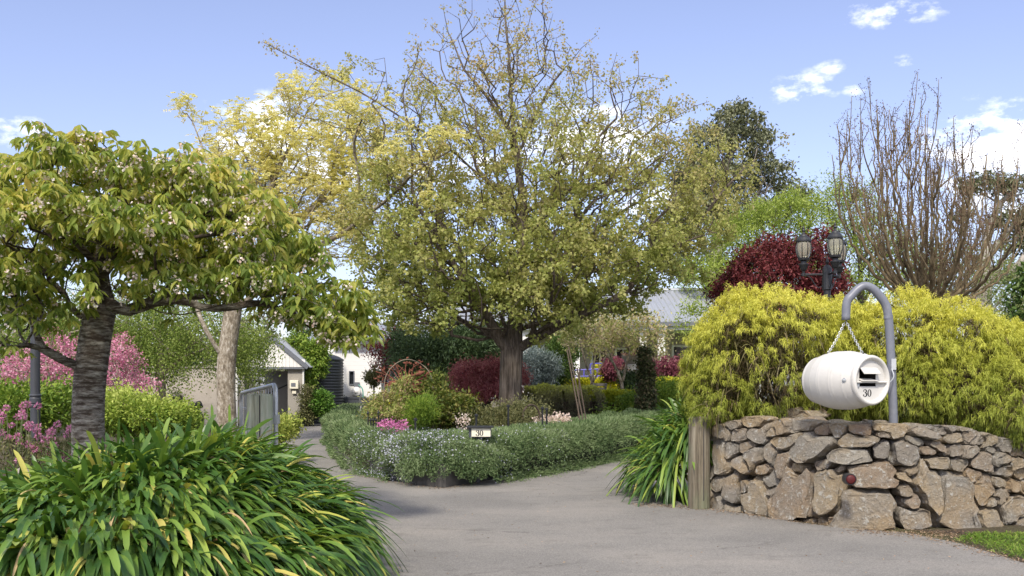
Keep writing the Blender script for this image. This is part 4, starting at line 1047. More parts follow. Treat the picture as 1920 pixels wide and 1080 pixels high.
M_INK = plain('black numerals', (.02, .02, .02), .6)
obj('numerals', thirty(lambda a_, b_: fp(-.48+a_*.46, -.80+b_*.36, .0015)), M_INK, K)
bc = P(1582, 721, 9.3)
ang = None
bolt_c = back+kax*.60; side = unit(-fu*.93-fv*.05+kax*.0); side = unit(side-kax*np.dot(side, kax))
vw = unit(bolt_c-np.array([0, 0, EYE])); 
tgt = unit(-vw-kax*np.dot(-vw, kax)); tgt = unit(tgt*1.0-fu*.30)
tgt = unit(tgt-kax*np.dot(tgt, kax)); q0 = bolt_c+tgt*.247
obj('bolt', lathe([(.0, .022), (.012, .02), (.014, .008), (.024, .008), (.026, .0), (.026, -.02)], q0, tgt, 12), M_GALV, K)
def chain(a_, b_, n_, sag_):
    gs = []; pts = [a_+(b_-a_)*q+np.array([0, 0, -sag_*math.sin(math.pi*q)]) for q in np.linspace(0, 1, n_+1)]
    for i_ in range(n_):
        c_ = (pts[i_]+pts[i_+1])/2; tg = unit(pts[i_+1]-pts[i_]); s0 = unit(np.cross(tg, [0.3, 1, 0])); s1 = np.cross(tg, s0); sd2 = s0 if i_ % 2 else s1
        l_ = np.linalg.norm(pts[i_+1]-pts[i_])*.68
        ring_ = [c_+tg*l_*math.cos(q)+sd2*.011*math.sin(q) for q in np.linspace(0, 2*np.pi, 13)]
        gs.append(tube(ring_, .0032, 5, cap=False))
    return merge(gs)
hook = P(1587, 603, pd)
top1 = back+kax*.60+np.array([0, 0, .246]); top2 = back+kax*.14+np.array([0, 0, .262])
obj('chain', chain(hook, top1, 17, .01), M_GALV, K)
obj('chain', chain(hook+[-.01, .01, 0], top2, 19, .02), M_GALV, K)
obj('shackle', tube([hook+[0, 0, .03], hook+[0, 0, -.01]], .007, 6), M_BLACK, K)
for tq in (top1, top2): obj('shackle', tube([tq+[0, 0, -.02], tq+[0, 0, .02]], .008, 6), M_BLACK, K)

# ---------------------------------------------------------------- yellow thread cypress
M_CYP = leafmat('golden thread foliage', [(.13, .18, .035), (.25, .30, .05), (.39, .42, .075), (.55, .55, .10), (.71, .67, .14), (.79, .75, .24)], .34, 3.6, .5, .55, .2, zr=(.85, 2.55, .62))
def cypress(label, bl, nclump, nper, base):
    t_ = thing('golden_cypress', label, 'shrub', base, 'golden cypress bushes behind the stone wall')
    cc = blobs(bl, nclump, .86)
    # keep those not deep inside a neighbouring lobe
    keep = np.ones(len(cc), bool)
    for c_, r_ in bl: keep &= ((((cc-c_)/r_)**2).sum(1) > .52)
    keep &= ~((np.linalg.norm((cc-P(1475, 685, 11.0))/[.78, 1.0, .42], axis=1)+.35*np.sin(cc[:, 0]*9)*np.sin(cc[:, 2]*8) < 1) & (R.random(len(cc)) < .78))
    keep &= ~(((np.sin(cc[:, 0]*5.3+cc[:, 2]*4.1)*np.sin(cc[:, 2]*7.7-cc[:, 0]*3.1+cc[:, 1]*4)) > .5) & (R.random(len(cc)) < .4))
    cc = cc[keep & (cc[:, 2] > .75)]
    cen = np.mean([b_[0] for b_ in bl], 0)
    near = np.array([bl[int(np.argmin([(((q-b_[0])/b_[1])**2).sum() for b_ in bl]))][0] for q in cc])
    od = unit(cc-near)
    n_ = len(cc)*nper; ci = np.repeat(np.arange(len(cc)), nper)
    topn = np.clip(od[:, 2:3], -.3, 1)
    axc = unit(od+R.normal(size=(len(cc), 3))*.65+np.concatenate([np.zeros((len(cc), 2)), .15+.35*topn], 1))
    Lc = .05+.085*R.random(len(cc)); dr = .0+.55*(1-np.clip(od[:, 2], 0, 1))
    q = R.random(n_)**.8
    p_ = cc[ci]+axc[ci]*(Lc[ci]*q)[:, None]; p_[:, 2] -= dr[ci]*Lc[ci]*q*q; p_ += R.normal(size=(n_, 3))*.012
    d_ = axc[ci]+R.normal(size=(n_, 3))*.75; d_[:, 2] -= dr[ci]*q*.6
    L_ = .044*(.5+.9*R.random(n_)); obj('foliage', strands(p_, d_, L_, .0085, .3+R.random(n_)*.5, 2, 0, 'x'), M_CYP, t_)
    # inner dead twigs and older green sprays
    q = blobs([(b_[0], tuple(np.array(b_[1])*.86)) for b_ in bl], 5200, .6); q = q[q[:, 2] > .72]
    obj('inner_foliage', strands(q, randdir(len(q))+[0, 0, -.1], .2, .02, .5, 3, 0, 'x'), leafmat('inner cypress twigs', [(.06, .045, .025), (.13, .095, .055), (.15, .14, .05), (.26, .19, .13)], .1), t_)
    sel = cc[R.permutation(len(cc))[:160]]
    A_, pa_ = skeleton([[np.array(base, float), np.array(base, float)+[0, 0, .2]]], sel*.97+np.array(cen)*.03, .6, .12, .15)
    obj('stems', skin(A_, pa_, radii(A_, pa_, .05, .003)), M_TWIG, t_)
    return t_
cb = [B(1385, 660, 11.7, 95, 100, .8), B(1352, 728, 11.6, 64, 64, .55), B(1330, 765, 11.2, 34, 26, .25), B(1460, 620, 11.8, 110, 72, .9), B(1450, 700, 11.6, 100, 90, .8), B(1550, 640, 12.0, 70, 80, .8), B(1560, 725, 11.5, 80, 75, .6)]
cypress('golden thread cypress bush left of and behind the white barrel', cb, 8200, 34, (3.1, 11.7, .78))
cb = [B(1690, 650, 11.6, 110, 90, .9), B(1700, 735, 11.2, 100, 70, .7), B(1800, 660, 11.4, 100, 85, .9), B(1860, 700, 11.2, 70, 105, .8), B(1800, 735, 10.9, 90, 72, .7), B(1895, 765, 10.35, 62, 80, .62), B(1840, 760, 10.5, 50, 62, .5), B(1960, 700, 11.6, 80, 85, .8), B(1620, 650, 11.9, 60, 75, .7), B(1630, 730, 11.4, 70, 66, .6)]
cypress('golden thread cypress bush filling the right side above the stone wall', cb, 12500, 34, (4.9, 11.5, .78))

# ---------------------------------------------------------------- right timber gate post and agapanthus
def timber_post(px0, px1, d, ytop, label, lean=0.0, mat=None):
    w_ = (px1-px0)/FPX*d; x = ((px0+px1)/2-960)/FPX*d; zt2 = EYE-(ytop-HOR)/FPX*d
    t_ = thing('gate_post', label, 'post', (x, d, 0))
    pr = [(w_/2*1.02, 0), (w_/2*1.0, .3), (w_/2*.98, zt2-.02), (w_/2*.93, zt2), (w_/2*.5, zt2+.006), (0, zt2+.004)]
    V, F = lathe(pr, (x, d, 0), k=28); V[:, 0] += lean*V[:, 2]
    a_ = np.arctan2(V[:, 1]-d, V[:, 0]-x); rs = 1+.02*np.sin(a_*5+V[:, 2]*2)+.012*np.sin(a_*11)
    V[:, 0] = x+(V[:, 0]-x)*rs; V[:, 1] = d+(V[:, 1]-d)*rs
    obj('shaft', (V, F), mat or M_POST, t_, smooth=True)
    obj('split', merge([tube([(x+w_*.12, d-w_*.49, z_) for z_ in np.linspace(.1, zt2-.01, 8)], .006, 4)]), M_SHADE, t_)
    return t_
timber_post(1291, 1331, 11.2, 782, 'tall round timber gate post at the left end of the stone wall')
t = NT('pale lichened timber'); v = geo_obj(t)
a1 = t.noise(v, 16, 6, .7, (1, 1, .05)); a2 = t.noise(v, 5.0, 6, .7, (1, 1, .4))
c = t.ramp(a1, [(.34, (.16, .15, .10)), (.5, (.36, .37, .27)), (.68, (.52, .52, .42))]); c = t.mixc(t.mth('MULTIPLY', t.ramp(a2, [(.48, (0, 0, 0)), (.62, (1, 1, 1))]), .5), c, (.30, .38, .27))
timber_post(463, 511, 9.9, 739, 'squat lichened timber gate post in front of the open metal gate', mat=t.finish(c, .9, t.bump(a1, .03), spec=.2))
roots = []
for _ in range(900):
    x = 1.80+R.random()*.75; y = 11.8+R.random()*1.3
    if all((x-k_[0])**2+(y-k_[1])**2 > .11**2 for k_ in roots): roots.append((x, y, .05+.72*min(1, max(0, (x-1.75)/.4))))
agapanthus('agapanthus', 'smaller agapanthus clump hugging the timber post on the right', 2.35, 12.6, np.array(roots), 36, .86, .036, M_STRAP, M_DEAD, (1.9, 12.3, 0), .04)

# open gate: galvanised pipe frame with mesh
gt = thing('metal_gate', 'open galvanised pipe gate with mesh behind the squat timber post', 'gate', tuple(G(490, 10.6, 0)))
ga = P(517, 721, 10.05); gb = P(452, 737, 12.9); g0 = ga.copy(); g0[2] = .12; g1 = gb.copy(); g1[2] = .12
ax_g = unit(gb-ga)
corner = [g0, ga-[0, 0, .12], ga-[0, 0, .04]+ax_g*.03, ga+ax_g*.12+[0, 0, 0], ga+ax_g*1.2, gb-ax_g*.12, gb-[0, 0, .06]-ax_g*.03, gb-[0, 0, .14], g1]
obj('frame', merge([tube(np.array(corner), .024, 12), tube([g0, g1], .024, 12)]), M_GALV, gt, smooth=True)
bars = []
for q in np.linspace(.04, .96, 15): bars.append(tube([g0+(g1-g0)*q, np.array([*(ga+(gb-ga)*q)[:2], (ga+(gb-ga)*q)[2]-.01])], .0035, 4))
for z_ in np.linspace(.25, 1.1, 4): bars.append(tube([np.array([*g0[:2], z_]), np.array([*g1[:2], z_])], .0035, 4))
obj('mesh_infill', merge(bars), M_GALV, gt)
obj('hinge', merge([box(ga[0]-.035, ga[0]+.035, ga[1]-.035, ga[1]+.035, 1.0, 1.09), tube([ga*[1, 1, 0]+[0, 0, 1.045], ga*[1, 1, 0]+[-.12, -.03, 1.045]], .012, 6)]), M_GALV, gt)
# ---------------------------------------------------------------- right lamp post
lx = hx(1551, 15.2)
lamp_post(lx, 15.2, zat(500, 15.2), [(math.radians(180), .36), (math.radians(-88), .34), (math.radians(47), .41)], 'black lamp post with three carriage lanterns behind the golden cypress', [2.2])
lamp_post(hx(66, 11.2), 11.2, 2.75, [(math.radians(180), .3), (0.0, .3)], 'dark lamp post behind the cherry trunk with its head hidden among leaves', [zat(752, 11.2)], .9)
# grass verge and litter
gp = np.stack([3.95+R.random(26000)*3.2, 6.2+R.random(26000)*3.1, np.zeros(26000)+.002], 1)
yb = np.interp(gp[:, 0], wx, wdd)
edge_x = np.interp(gp[:, 1], [5.2, 7.7, 8.7, 9.35], [4.45, 4.0, 3.93, 3.72])
msk = (gp[:, 1] < yb-.33-.08*np.sin(gp[:, 0]*5)-.9*np.clip(4.35-gp[:, 0], 0, 1)) & (gp[:, 0] > edge_x+.05+.05*np.sin(gp[:, 1]*9)) & (R.random(26000) < np.clip((gp[:, 0]-edge_x)*3, 0, 1)+.15)
gp = gp[msk]
obj('grass_verge', strands(gp, randdir(len(gp))*[.8, .8, 0]+[0, 0, .7], .05+.06*R.random(len(gp)), .006, .5, 3, 0, 'grass'), leafmat('verge grass', [(.05, .10, .015), (.10, .19, .02), (.20, .30, .04), (.38, .38, .12)], .3, 2.5, .4), kind='stuff', label='short bright green grass at the edge of the driveway', cat='grass')
def litter(n_, fn): 
    p_ = np.array([fn() for _ in range(n_)]); return p_
def along(a_, b_, w_):
    q = R.random(); return (a_[0]+(b_[0]-a_[0])*q+R.normal()*w_, a_[1]+(b_[1]-a_[1])*q+R.normal()*w_, .008)
segs = [((-.93, 13.3), (-2.2, 15.1), .13, 500), ((-.93, 13.3), (.34, 15.7), .07, 260), ((.34, 15.7), (2.48, 19.9), .08, 260), ((1.5, 11.5), (2.3, 11.1), .1, 500), ((2.3, 11.0), (3.2, 9.75), .08, 500), ((3.3, 9.5), (4.2, 9.1), .15, 900), ((3.75, 9.2), (4.1, 7.4), .07, 500)]
lp = np.concatenate([np.array([along(a_, b_, w_) for _ in range(k_)]) for a_, b_, w_, k_ in segs]+[np.stack([-1+R.random(330)*5, 6.5+R.random(330)*9, np.full(330, .008)], 1)])
d_ = randdir(len(lp))*[1, 1, .25]
obj('leaf_litter', leaves(lp, d_, .012+.02*R.random(len(lp)), .012, T_KITE, .2), leafmat('dry litter', [(.06, .035, .02), (.18, .11, .06), (.38, .29, .19), (.45, .25, .18)], .05), kind='stuff', label='dry leaf litter scattered along the edges of the driveway', cat='leaf litter')
# ---------------------------------------------------------------- central bed
# retaining edge
kp = [(-2.16, 15.35), (-1.36, 13.85), (-.93, 13.42), (.32, 15.82), (2.45, 20.05), (4.05, 21.65)]
M_KERB = plain('dark stained retaining boards', (.085, .08, .075), .9, var=.35, scale=7, bump=.006)
ke = thing('retaining_edge', 'low dark retaining edge under the grey green hedge', 'garden edging', (-.9, 13.5, 0))
for a_, b_ in zip(kp[:-1], kp[1:]):
    a_ = np.array(a_); b_ = np.array(b_); L_ = np.linalg.norm(b_-a_); m_ = max(1, int(L_/1.0))
    for i_ in range(m_):
        p0 = a_+(b_-a_)*(i_+.004)/m_; p1 = a_+(b_-a_)*(i_+.996)/m_
        obj('edge_board', bar([*p0, .16], [*p1, .16], .07, .32), M_KERB, ke)
t_ = thing('rosemary_hedge', 'long low grey green rosemary hedge sprawling over the edge of the central bed', 'hedge', (-.9, 13.8, 0))
inn = [(-4.55, 31), (-3.75, 23.8), (-1.95, 16.1), (-1.1, 14.55), (-.82, 14.3), (.0, 15.7), (1.6, 18.9), (2.7, 20.9), (4.2, 22.6), (6.5, 24.6)]
M_ROSE = leafmat('rosemary sprigs', [(.032, .06, .024), (.08, .135, .05), (.155, .22, .088), (.25, .32, .155), (.39, .44, .28)], .15, 1.3, .45, .6, .25)
gg = []
def perp(path, off):
    p = np.array(path, float); tg = unit(np.gradient(p, axis=0)); n_ = np.stack([-tg[:, 1], tg[:, 0]], 1); return p+n_*off
g1_, hp1 = hedge_geo(inn[2:], 1.35, [.66, .63, .63, .65, .72, .78, .84, .9], 120000, .06, .2, .55, 0.02, .035, T_KITE, .25, .5)
g2_, hp2 = hedge_geo(inn[:3], [1.6, 1.5, 1.5], [.75, .68, .64], 34000, .075, .22, .55, 0.02, .04, T_KITE, .25, .4)
# long loose shoots
q = hp1[R.integers(0, len(hp1), 2500)]; q = q[q[:, 2] > .3]
g3_ = strands(q, randdir(len(q))*[.8, .8, .4]+[0, -.25, .55], .12*(.5+R.random(len(q))), .014, .6, 4, 0, 'x')
g3_ = (g3_[0], [np.concatenate([g3_[1][0][:, [0, 1, 2]], g3_[1][0][:, [0, 2, 3]]])])
# trailing shoots down the front
qf = hp1[R.integers(0, len(hp1), 9000)]; qf = qf[(qf[:, 2] < .62)]
def shoots(q_, ln_, kk=13):
    n_ = len(q_); d0_ = unit(randdir(n_)*[.7, .7, .3]+[0, -.45, .05]); L0 = ln_*(.5+R.random(n_)); tt = np.linspace(0, 1, kk)
    p_ = q_[:, None]+d0_[:, None]*(L0[:, None]*tt)[..., None]; p_[..., 2] -= .9*L0[:, None]*tt**2; p_[..., 2] = np.maximum(p_[..., 2], .02)
    p_ = p_.reshape(-1, 3)+R.normal(size=(n_*kk, 3))*.006
    return leaves(p_, randdir(n_*kk)+np.repeat(d0_, kk, 0)*.4, .042, .011, T_KITE, 1.0)
g4_ = shoots(qf[:5200], .24)
qc = blobs([((-.92, 13.86, .40), (.62, .42, .30)), ((-1.45, 14.3, .38), (.5, .45, .30)), ((-.4, 14.5, .38), (.5, .45, .30))], 22000, .8); qc = qc[qc[:, 2] > .2]
g5_ = leaves(qc, randdir(len(qc))*.8+unit(qc-np.array([-.85, 14.6, .3]))*.7+[0, 0, .2], .06, .013, T_KITE, 1.0)
qt = qc[(qc[:, 2] < .6)][:2600]; g6_ = shoots(qt, .2)
V, F = merge([g1_, g2_, g3_, g4_, g5_, g6_]); F = F[0]
fc_ = V[F].mean(1); cut = (fc_[:, 1] < 14.9) & (fc_[:, 0] > -1.75) & (fc_[:, 0] < -.05) & (fc_[:, 2] < .15+.05*np.sin(fc_[:, 0]*14)+.03*np.sin(fc_[:, 0]*37)-.10*np.abs(fc_[:, 0]+.95))
obj('foliage', (V, [F[~cut]]), M_ROSE, t_)
obj('inner_growth', inner_hedge(inn[2:], .72, .42, .06), plain('dark hedge wood', (.03, .03, .018), .95, var=.4, scale=30, bump=.05), t_)
hp1 = np.concatenate([hp1, qc]); fl = hp1[(hp1[:, 0] < .9) & (hp1[:, 1] < 17.0)]
fl = fl[R.random(len(fl)) < np.clip(1.25-np.abs(fl[:, 0]+1.55)/1.4, .13, 1)*(.35+.65*(np.sin(fl[:, 0]*9+fl[:, 2]*8) > -.1))]
fl = fl[R.permutation(len(fl))[:6500]]; fl = np.repeat(fl, 2, 0)+R.normal(size=(len(fl)*2, 3))*.03; fl += unit(np.stack([fl[:, 0]*0-.3, fl[:, 0]*0-1, fl[:, 0]*0+.4], 1))*.03
obj('flowers', leaves(fl, randdir(len(fl)), .028, .022, T_KITE, 1.5), leafmat('pale lilac blossom', [(.36, .37, .45), (.48, .49, .58), (.62, .63, .70)], .2, 2, .3), t_)

# number sign in the hedge
sgd = 13.92; sc0 = P(897, 812, sgd)
t_ = thing('number_sign', 'cream number sign with dark lid half buried in the rosemary hedge', 'sign', (float(sc0[0]), sgd, 0.02))
xa, xb = (879-960)/FPX*sgd, (921-960)/FPX*sgd; za, zb = zat(820, sgd), zat(802, sgd)
obj('box', box(xa, xb, sgd-.03, sgd+.14, za, zb), M_CHAR, t_)
obj('face', box(xa+.04, xb-.01, sgd-.045, sgd-.0305, za+.012, zb-.008), M_CREAM, t_)
obj('lid', box(xa-.03, xb+.03, sgd-.08, sgd+.17, zb, zb+.022), M_BLACK, t_)
obj('stake', box(float(sc0[0])-.025, float(sc0[0])+.025, sgd+.02, sgd+.07, .02, za), M_CHAR, t_)
gx0 = float(sc0[0])-.035
obj('numerals', thirty(lambda a_, b_: np.array([gx0+a_*.085, sgd-.047, za+.022+b_*.082])), M_INK, t_)

GB = .36
def base(px, d, z=GB): return tuple(G(px, d, z))
M_ROSEL = leafmat('rose leaves', [(.035, .05, .012), (.07, .10, .02), (.13, .17, .03), (.20, .18, .05), (.30, .32, .07)], .3, 3, .3)
M_ROSEP = leafmat('pinkish new rose leaves', [(.12, .17, .04), (.24, .29, .07), (.36, .34, .12), (.42, .24, .20)], .3, 3, .3)
M_BRIGHT = leafmat('bright green foliage', [(.06, .12, .015), (.13, .22, .03), (.24, .34, .05), (.38, .42, .08)], .3, 3, .35)
M_MIDG = leafmat('mid green foliage', [(.03, .06, .015), (.06, .11, .025), (.11, .18, .04), (.18, .24, .06)], .3, 2, .35)
M_DARKG = leafmat('dark evergreen foliage', [(.02, .042, .018), (.05, .085, .035), (.09, .14, .055), (.14, .20, .08)], .15, 2, .35)
M_OLIVE = leafmat('olive shrub foliage', [(.05, .06, .025), (.10, .11, .04), (.17, .17, .07), (.24, .22, .10)], .2, 2, .4)
M_PURP = leafmat('dull purple foliage', [(.09, .025, .04), (.18, .05, .075), (.28, .09, .12), (.38, .15, .18)], .3, 1.5, .3)
M_REDM = leafmat('red maple foliage', [(.16, .045, .055), (.30, .085, .10), (.46, .15, .165), (.58, .26, .25), (.6, .34, .30)], .35, 1.2, .35)
M_YELL = leafmat('golden clipped foliage', [(.16, .20, .02), (.36, .38, .02), (.60, .56, .03), (.72, .64, .05)], .3, 3, .2)
M_YG = leafmat('clipped hedge foliage', [(.05, .09, .015), (.11, .17, .02), (.24, .30, .03), (.55, .52, .04)], .25, 2, .25, zr=(.75, 1.18, .65))
M_BLUE = leafmat('silver blue needles', [(.07, .10, .10), (.15, .20, .20), (.28, .34, .34), (.42, .48, .47)], .1, 2.2, .5)
M_PINK = leafmat('pink blossom', [(.40, .10, .20), (.56, .18, .32), (.68, .34, .44), (.74, .50, .56)], .3, 2, .3)
M_MAG = leafmat('magenta flowers', [(.45, .10, .30), (.60, .20, .42), (.62, .34, .48)], .3, 2, .2)
M_PALEP = leafmat('pale pink flowers', [(.66, .50, .44), (.74, .60, .54), (.80, .72, .66)], .3, 2, .2)
M_PLUM = leafmat('plum leaves', [(.03, .01, .012), (.08, .02, .025), (.15, .04, .04), (.22, .09, .07)], .35, 2, .3)
M_SILV = leafmat('grey green leaves', [(.10, .13, .09), (.18, .22, .16), (.28, .32, .25)], .1, 2, .3)

shrub('conifer_bush', 'bright green feathery bush just behind the hedge, left of the dark rose bush', 'shrub', [B(782, 775, 15.6, 20, 26, .3), B(800, 770, 16.0, 16, 24, .3)], M_BRIGHT, 7000, .05, .22, 120, .05, .6, base=base(785, 15.7))
shrub('rose_bush', 'dark leafed rose bush in the middle of the bed under the thin arch', 'shrub', [B(835, 770, 16.6, 40, 32, .5), B(812, 735, 16.8, 22, 32, .3), B(865, 762, 16.6, 20, 24, .3)], M_ROSEL, 4200, .07, .55, 130, .07, .3, base=base(830, 16.6), twig=M_TWIG)
shrub('rose_bush', 'pinkish young rose bush behind the spiked iron border', 'shrub', [B(725, 765, 17.4, 30, 32, .4), B(752, 745, 17.8, 20, 40, .3)], M_ROSEP, 2600, .06, .5, 110, .07, .3, base=base(730, 17.5), twig=M_TWIG)
shrub('rose_bush', 'sparse bronze rose stems against the white weatherboards', 'shrub', [B(700, 768, 19.5, 18, 24, .3), B(742, 775, 16.6, 18, 16, .3)], M_ROSEP, 1300, .06, .5, 60, .07, .3, base=base(702, 19.5), twig=M_TWIG)
shrub('flower_cushion', 'magenta flowering cushion at the front left of the bed', 'flowers', [B(728, 796, 15.0, 16, 5, .2), B(752, 800, 14.9, 13, 7, .2)], M_MAG, 420, .035, .8, 80, .03, .5, base=base(740, 15.0))
shrub('flower_cushion', 'pale pink flowering cushion behind the hedge right of the wagon hoop', 'flowers', [B(1020, 790, 17.6, 24, 9, .2), B(1050, 785, 17.9, 20, 9, .2)], M_PALEP, 900, .035, .8, 90, .03, .5, base=base(1035, 17.7))
shrub('flower_cushion', 'small pale pink flower patch among grey strappy leaves', 'flowers', [B(869, 789, 15.6, 12, 8, .15)], M_PALEP, 130, .035, .7, 26, .04, .5, base=base(869, 15.6))
shrub('low_groundcover', 'low mixed green plants around the foot of the big tree', 'plants', [B(930, 785, 17.5, 70, 22, .8), B(985, 775, 18.5, 50, 20, .7), B(890, 790, 16.5, 40, 16, .5)], M_OLIVE, 9000, .055, .4, 160, .08, .5, base=base(930, 17.6), kind='stuff')
n_ = 500; ip = np.array(base(885, 16.0))+R.normal(size=(n_, 3))*[.25, .2, 0]
obj('iris_leaves', strands(ip, randdir(n_)*[.5, .5, 0]+[0, 0, 1], .38*(.6+.6*R.random(n_)), .02, .3, 4, .2), M_SILV, label='clump of upright grey green sword leaves behind the number sign', cat='plant')
shrub('shrub', 'low green shrubs at the right end of the rosemary hedge', 'shrub', [B(1140, 776, 21.5, 26, 10, .4), B(1250, 745, 22.5, 44, 30, .7), B(1180, 756, 23, 18, 22, .4)], M_BRIGHT, 6500, .07, .45, 150, .09, .4, base=base(1200, 22))

# iron tree sculpture
t_ = thing('iron_tree_sculpture', 'rusty cut iron tree sculpture standing in the bed beneath the thin arch', 'sculpture', base(762, 18))
d0 = 18.0; stem = tube(curve([P(760, 800, d0), P(760, 765, d0), P(763, 745, d0), P(761, 725, d0), P(762, 712, d0)], 16), [.09]*0 or np.interp(np.linspace(0, 1, len(curve([P(760, 800, d0), P(760, 765, d0), P(763, 745, d0), P(761, 725, d0), P(762, 712, d0)], 16))), [0, .3, .6, 1], [.10, .075, .05, .04]), 6)
gs = [stem, obox(P(763, 758, d0), (1, 0, .1), (0, 1, 0), (0, 0, 1), .22, .03, .05)]
rr2 = np.random.default_rng(8)
for px, py in [(715, 693), (722, 705), (733, 690), (738, 718), (745, 688), (752, 695), (760, 684), (768, 690), (777, 683), (783, 700), (790, 690), (797, 703), (793, 716), (783, 727), (732, 730), (741, 733), (805, 708), (710, 703), (788, 738), (728, 722)]:
    m1 = P(762+(px-762)*.35, 722+(py-722)*.30+4, d0+rr2.normal()*.03); e_ = P(px, py, d0+rr2.normal()*.08)
    cv = curve([P(762, 725, d0), m1, e_], 12); gs.append(tube(cv, np.linspace(.018, .006, len(cv)), 5))
    gs.append(tube(curve([cv[7], (cv[7]+e_)/2+[rr2.normal()*.05, 0, .04], e_+[rr2.normal()*.1, 0, .06]], 6), .008, 4))
obj('branches', merge(gs), M_RUST, t_)
lp_ = np.concatenate([P(px, py, d0)+rr2.normal(size=(12, 3))*[.05, .02, .04] for px, py in [(722, 692), (740, 686), (760, 682), (780, 684), (797, 692), (803, 706), (712, 704), (790, 720)]])
obj('iron_leaves', leaves(lp_, randdir(len(lp_))*[1, .3, 1], .06, .035, T_KITE, 2), M_RUST, t_)
for px, py in [(737, 719), (787, 700), (783, 733)]:
    obj('iron_bird', merge([lathe([(0, -.09), (.03, -.06), (.045, 0), (.03, .05), (.018, .07), (.022, .09), (0, .11)], P(px, py, d0-.05), (.9, 0, .35), 10), obox(P(px, py, d0-.05)+[-.1, 0, -.02], (1, 0, .35), (0, 1, 0), (0, 0, 1), .10, .01, .03), leaves(P(px, py, d0-.05)+rr2.normal(size=(8, 3))*.02, rr2.normal(size=(8, 3))*[1, .2, 1], .1, .05)]), M_RUST, t_)
# thin arch
t_ = thing('garden_arch', 'thin pale wire arch above the iron tree sculpture', 'arch', base(765, 17.2))
obj('hoop', merge([tube(curve([P(720, 800, 17.2), P(720, 730, 17.2), P(726, 700, 17.2), P(745, 680, 17.2), P(766, 674, 17.2), P(790, 683, 17.4), P(806, 700, 17.4), P(812, 730, 17.4), P(813, 800, 17.4)], 40), .007, 6)]), plain('weathered cane', (.22, .18, .13), .7), t_)
# spiked iron border
t_ = thing('iron_border', 'low spiked iron border fence at the left end of the bed', 'border fence', base(728, 17.0))
fa, fb = P(690, 790, 17.0), P(768, 790, 17.2); fa[2] = fb[2] = GB
for i_ in range(17):
    q = fa+(fb-fa)*i_/16; hgt = .52 if i_ % 4 == 0 else .40
    obj('picket', merge([tube([q, q+[0, 0, hgt]], .012, 5), lathe([(.012, hgt), (.026, hgt+.02), (.0, hgt+.08)], q, k=6)]), M_BLACK, t_)
obj('rail', merge([tube([fa+[0, 0, .32], fb+[0, 0, .32]], .010, 5), tube([fa+[0, 0, .10], fb+[0, 0, .10]], .010, 5)]), M_BLACK, t_)
# planter box
x0_, x1_ = hx(856, 19.0), hx(883, 19.0)
t_ = thing('planter_box', 'square grey planter box left of the big tree trunk', 'planter', base(869, 19))
V, F = box(x0_, x1_, 18.9, 19.2, GB, zat(748, 18.9), .008); obj('tub', (V, F), plain('grey zinc planter', (.20, .20, .215), .6, var=.2, scale=8), t_)
obj('planting', leaves(np.array([(x0_+x1_)/2, 19.05, zat(748, 18.9)])+R.normal(size=(160, 3))*[.07, .06, .03], randdir(160)+[0, 0, .6], .06, .03), M_OLIVE, t_)
# stakes and solar lights
for px, d_, yt, lab in [(953, 16.4, 758, 'black garden stake in front of the big tree trunk'), (893, 15.2, 775, 'thin black garden stake above the number sign'), (1017, 16.6, 762, 'black garden stake left of a matching one beside the pale pink cushion'), (1025, 16.9, 764, 'shorter black garden stake touching the pale pink cushion'), (779, 15.0, 783, 'short black garden stake in front of the bright conifer bush')]:
    t_ = thing('garden_stake', lab, 'stake', base(px, d_)); q = np.array(base(px, d_))
    zt3 = zat(yt, d_)
    obj('rod', tube([q, [q[0], q[1], zt3-.05]], .016, 8), M_BLACK, t_)
    obj('cap', lathe([(.016, zt3-.05-q[2]), (.03, zt3-.045-q[2]), (.03, zt3-.02-q[2]), (.0, zt3-q[2])], q, k=8), M_BLACK, t_)
# rusty hoop (old wheel rim)
hc = P(996, 783, 17.2); t_ = thing('iron_hoop', 'rusty half buried iron wheel hoop right of the big tree trunk', 'hoop', tuple(hc))
a_ = np.linspace(-.15, np.pi+.15, 30); ringp = np.stack([hc[0]+.15*np.cos(a_), hc[1]+.12*np.cos(a_), hc[2]+.22*np.sin(a_)], 1)
obj('rim', tube(ringp, .016, 6), plain('old dark iron', (.06, .04, .03), .8, var=.4, scale=20), t_)
# timber tripod
t_ = thing('timber_tripod', 'leaning bundle of grey timber stakes tied as a tripod right of the big tree', 'tripod', base(1090, 18.3))
for a1_, a2_ in [((1088, 790, 18.2), (1063, 655, 18.3)), ((1094, 790, 18.3), (1066, 650, 18.4)), ((1099, 788, 18.6), (1082, 690, 18.5)), ((1084, 788, 18.7), (1087, 690, 18.5))]:
    obj('stake', tube([P(*a1_), P(*a2_)], .013, 6), M_TWIG, t_)

